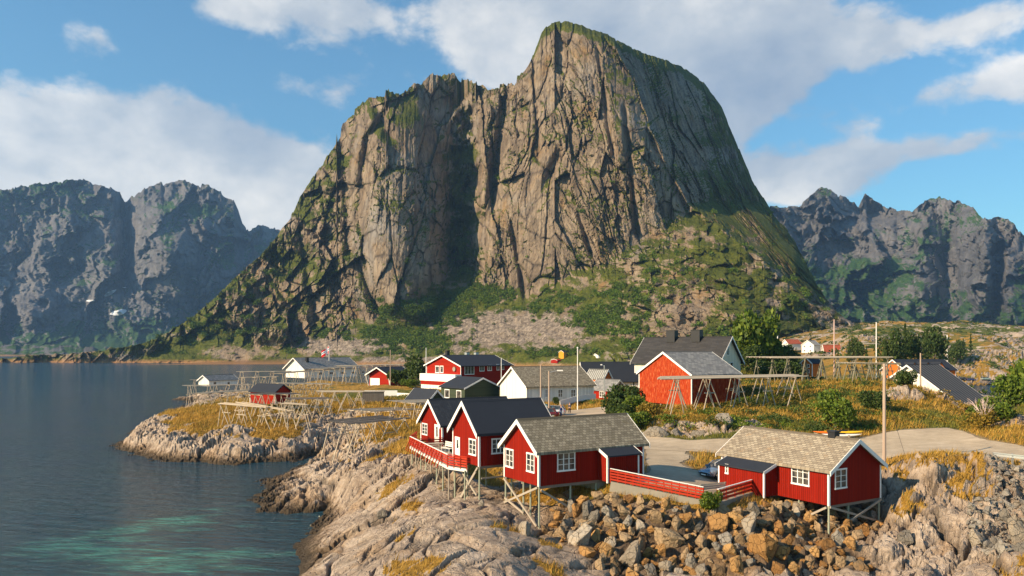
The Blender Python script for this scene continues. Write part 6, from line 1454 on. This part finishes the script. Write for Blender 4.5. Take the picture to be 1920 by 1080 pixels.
for i, (px, pyb, Y, h) in enumerate([(1592, 662, 250, 7.5), (1606, 660, 255, 8), (1625, 664, 235, 7), (1660, 668, 230, 9), (1672, 668, 232, 11), (1684, 668, 236, 12), (1697, 668, 240, 13), (1710, 668, 245, 10), (1722, 668, 250, 9), (1738, 668, 262, 12), (1752, 668, 270, 13), (1766, 668, 280, 12), (1780, 665, 300, 9), (1795, 640, 380, 12), (1806, 640, 385, 11), (1820, 640, 390, 10)]):
    bush('fir_tree', 'dark green conifer in the grove on the golden hills at right', 'tree', px, Y, h*.42, h, 'leaf_dark', i, 'conifers on the golden hills', conifer=(i % 3 != 1), py=None)
# bare whitish shrub
x, y, z = ground(1848, 800, 84); g = MB(); R_ = random.Random(4); r = thing('bare_shrub', 'leafless whitish shrub with upright twigs among the green bushes at right', 'shrub', (x, y, z-.1))
def twig(p, d, L, rr, k):
    q = p+d*L; g.tube(p, q, rr, rr*.6, 5)
    if k:
        for _ in range(3): twig(p.lerp(q, R_.uniform(.5, 1)), (d+Vector((R_.uniform(-.5, .5), R_.uniform(-.5, .5), R_.uniform(-.1, .4)))).normalized(), L*.62, rr*.55, k-1)
for _ in range(4): twig(Vector((0, 0, 0)), Vector((R_.uniform(-.3, .3), R_.uniform(-.3, .3), 1)).normalized(), 1.9, .07, 3)
g.build('branches', simple('bleached_bark', (.55, .42, .38), .8), r)

# --- grass: upright blades over the coast land
def bilin(A, idx): return A.ravel()[idx]
def grass(name, mat, n, cond, hmin, hmax, wid, label=None, Ymax=175):
    prob = cond.ravel()*((np.gradient(GY, axis=0)*np.gradient(GX, axis=1)).ravel()/np.maximum(GY.ravel(), 40)**1.15)
    prob = np.where(GY.ravel() < Ymax, prob, 0); prob /= prob.sum(); idx = NR.choice(prob.size, n, p=prob)
    i = idx//GX.shape[1]; j = idx % GX.shape[1]; i1 = np.minimum(i+1, GX.shape[0]-1); j1 = np.minimum(j+1, GX.shape[1]-1); a = NR.rand(n); b = NR.rand(n)
    def L(A): return A[i, j]*(1-a)*(1-b)+A[i1, j]*a*(1-b)+A[i, j1]*(1-a)*b+A[i1, j1]*a*b
    C = np.stack([L(GX), L(GY), L(GZ)-.03], -1); k = np.clip(GY[i, j]/60, .8, 2.2)
    clump = .6+.8*np.clip(fbm(C[:, 0]/1.6, C[:, 1]/1.6, 3, 9)+.5, 0, 1)
    hh = NR.uniform(hmin, hmax, n)*clump*(k**.4); w = wid*k*NR.uniform(.6, 1.3, n); th = NR.rand(n)*6.283
    sd = np.stack([np.cos(th), np.sin(th), th*0], -1)*w[:, None]; lean = np.stack([NR.normal(.25, .28, n), NR.normal(.05, .28, n), np.ones(n)], -1)*hh[:, None]
    V = np.stack([C-sd, C+sd, C+lean], 1).reshape(-1, 3); o = link(name, npmesh(name, V, np.arange(3*n).reshape(n, 3), mat)); tag(o, kind='stuff')
drp = np.maximum(polydist(GX, GY, ROAD), polydist(GX, GY, LOT)); okg = (GG > .35)*(GG)*(drp < -.3)*(GZ > 1.2)
grass('dry_grass', M['drygrass'], 190000, okg*(GGR < .62), .22, .55, .028)
grass('green_grass', M['greengrass'], 90000, okg*np.clip(GGR*1.6-.25, 0, 1), .18, .45, .03)
# low scrub on the hill and banks
def scrub(name, mat, n, fn, size, per, leaf, sq=.6):
    prob = fn.ravel()*((np.gradient(GY, axis=0)*np.gradient(GX, axis=1)).ravel()); prob /= prob.sum(); idx = NR.choice(prob.size, n, p=prob)
    C = np.stack([GX.ravel()[idx], GY.ravel()[idx], GZ.ravel()[idx]], -1); s = NR.uniform(*size, n)
    d = NR.normal(size=(n, per, 3)); d /= np.linalg.norm(d, axis=2, keepdims=True); d[..., 2] = np.abs(d[..., 2])
    Q = C[:, None]+d*s[:, None, None]*NR.uniform(.6, 1.05, (n, per, 1))*np.array([1, 1, sq]); V, Fc = leaf_quads(Q.reshape(-1, 3), leaf)
    tag(link(name, npmesh(name, V, Fc, mat)), kind='stuff')
hn = fbm(GX/6, GY/6, 4, 611); hill = (GX > 12)*(GY > 87)*(GY < 150)*(drp < -1.5)*(GZ > 5)*(GD > 3)
pxg = CX+GX/GY*F
scrub('undergrowth', M['leaf_scrub'], 3200, hill*sstep(-.25, .25, hn)*(pxg > 1200), (.4, 1.0), 34, .14)
scrub('green_undergrowth', M['leaf'], 1500, hill*sstep(0.1, .4, fbm(GX/5, GY/5, 4, 613))*(pxg < 1680), (.4, 1.1), 34, .14)
scrub('dark_undergrowth', M['leaf_dark'], 1500, hill*sstep(-.05, .3, fbm(GX/5, GY/5, 4, 617))*(pxg > 1330)*(pxg < 1640), (.4, 1.15), 34, .14)
scrub('far_shrubs', M['leaf_dark'], 1300, (GX > 70)*(GY > 200)*(GY < 800)*(GD > 6)*sstep(.05, .4, fbm(GX/30, GY/30, 4, 619)), (1.2, 3.2), 26, .6)
# --- birch thicket on the lower mountain
mPX, mPY, mV, mveg, mscr = MM
n1_ = fbm(mPX/22, mPY/14, 4, 701); dens_ = np.zeros_like(mPX)
for (cx, cy, rx, ry, w) in [(810, 585, 100, 30, 1.3), (760, 635, 110, 26, 1.2), (900, 555, 70, 24, 1.1), (1020, 580, 60, 12, .7), (1130, 600, 90, 40, .9), (1180, 555, 70, 34, .6), (1060, 560, 60, 20, .7), (1240, 520, 80, 50, .35), (1190, 640, 50, 16, .7), (640, 625, 60, 12, .5), (430, 615, 90, 24, .45), (480, 540, 50, 40, .4), (1060, 660, 80, 9, .9), (1000, 664, 60, 8, .7), (340, 662, 60, 6, .4), (350, 640, 60, 16, .4),
                            (560, 655, 40, 6, .8), (1500, 560, 50, 40, .3), (700, 660, 120, 8, .8), (1380, 620, 90, 14, .5), (866, 480, 24, 60, .5), (545, 655, 14, 10, 1)]:
    dens_ = np.maximum(dens_, w*np.exp(-((mPX-cx)/rx)**2-((mPY-cy)/ry)**2))
for (cx, cy, rx, ry) in [(960, 618, 110, 26), (640, 650, 70, 16)]: dens_ = dens_*(1-.85*np.exp(-((mPX-cx)/rx)**2-((mPY-cy)/ry)**2))
dens_ = np.clip(dens_+n1_*.55-.38, 0, 1)*(mPY > 300)*(mV[..., 2] > 4)
def thicket(name, mat, n, fn, size, per, leaf):
    du = np.linalg.norm(np.gradient(mV, axis=1), axis=-1); dv = np.minimum(np.linalg.norm(np.gradient(mV, axis=0), axis=-1), 6)
    prob = (fn*du*dv).ravel(); prob /= prob.sum(); idx = NR.choice(prob.size, n, p=prob); C = mV.reshape(-1, 3)[idx]+NR.uniform(-1, 1, (n, 3)); s = NR.uniform(*size, n)
    d = NR.normal(size=(n, per, 3)); d /= np.linalg.norm(d, axis=2, keepdims=True); d[..., 2] = np.abs(d[..., 2])
    Q = C[:, None]+d*s[:, None, None]*NR.uniform(.6, 1.05, (n, per, 1))*np.array([1, 1, 1.1]); V, Fc = leaf_quads(Q.reshape(-1, 3), leaf); tag(link(name, npmesh(name, V, Fc, mat)), kind='stuff')
thicket('birch_thicket', M['leaf_mtn'], 7500, dens_, (1.6, 3.6), 30, .85)
thicket('dark_thicket', M['leaf_dark'], 1700, np.clip(dens_-.1, 0, 1)+(fbm(mPX/12, mPY/9, 4, 703) > .35)*.10*(mPX < 560)*(mPY > 480)*(mV[..., 2] > 4), (1.2, 3.0), 26, .8)
haze_box()
for o in bpy.data.objects:
    l = o.get('label')
    if l and len(l.split()) > 16: print('LONG', len(l.split()), l)
print('objects', len(bpy.data.objects))
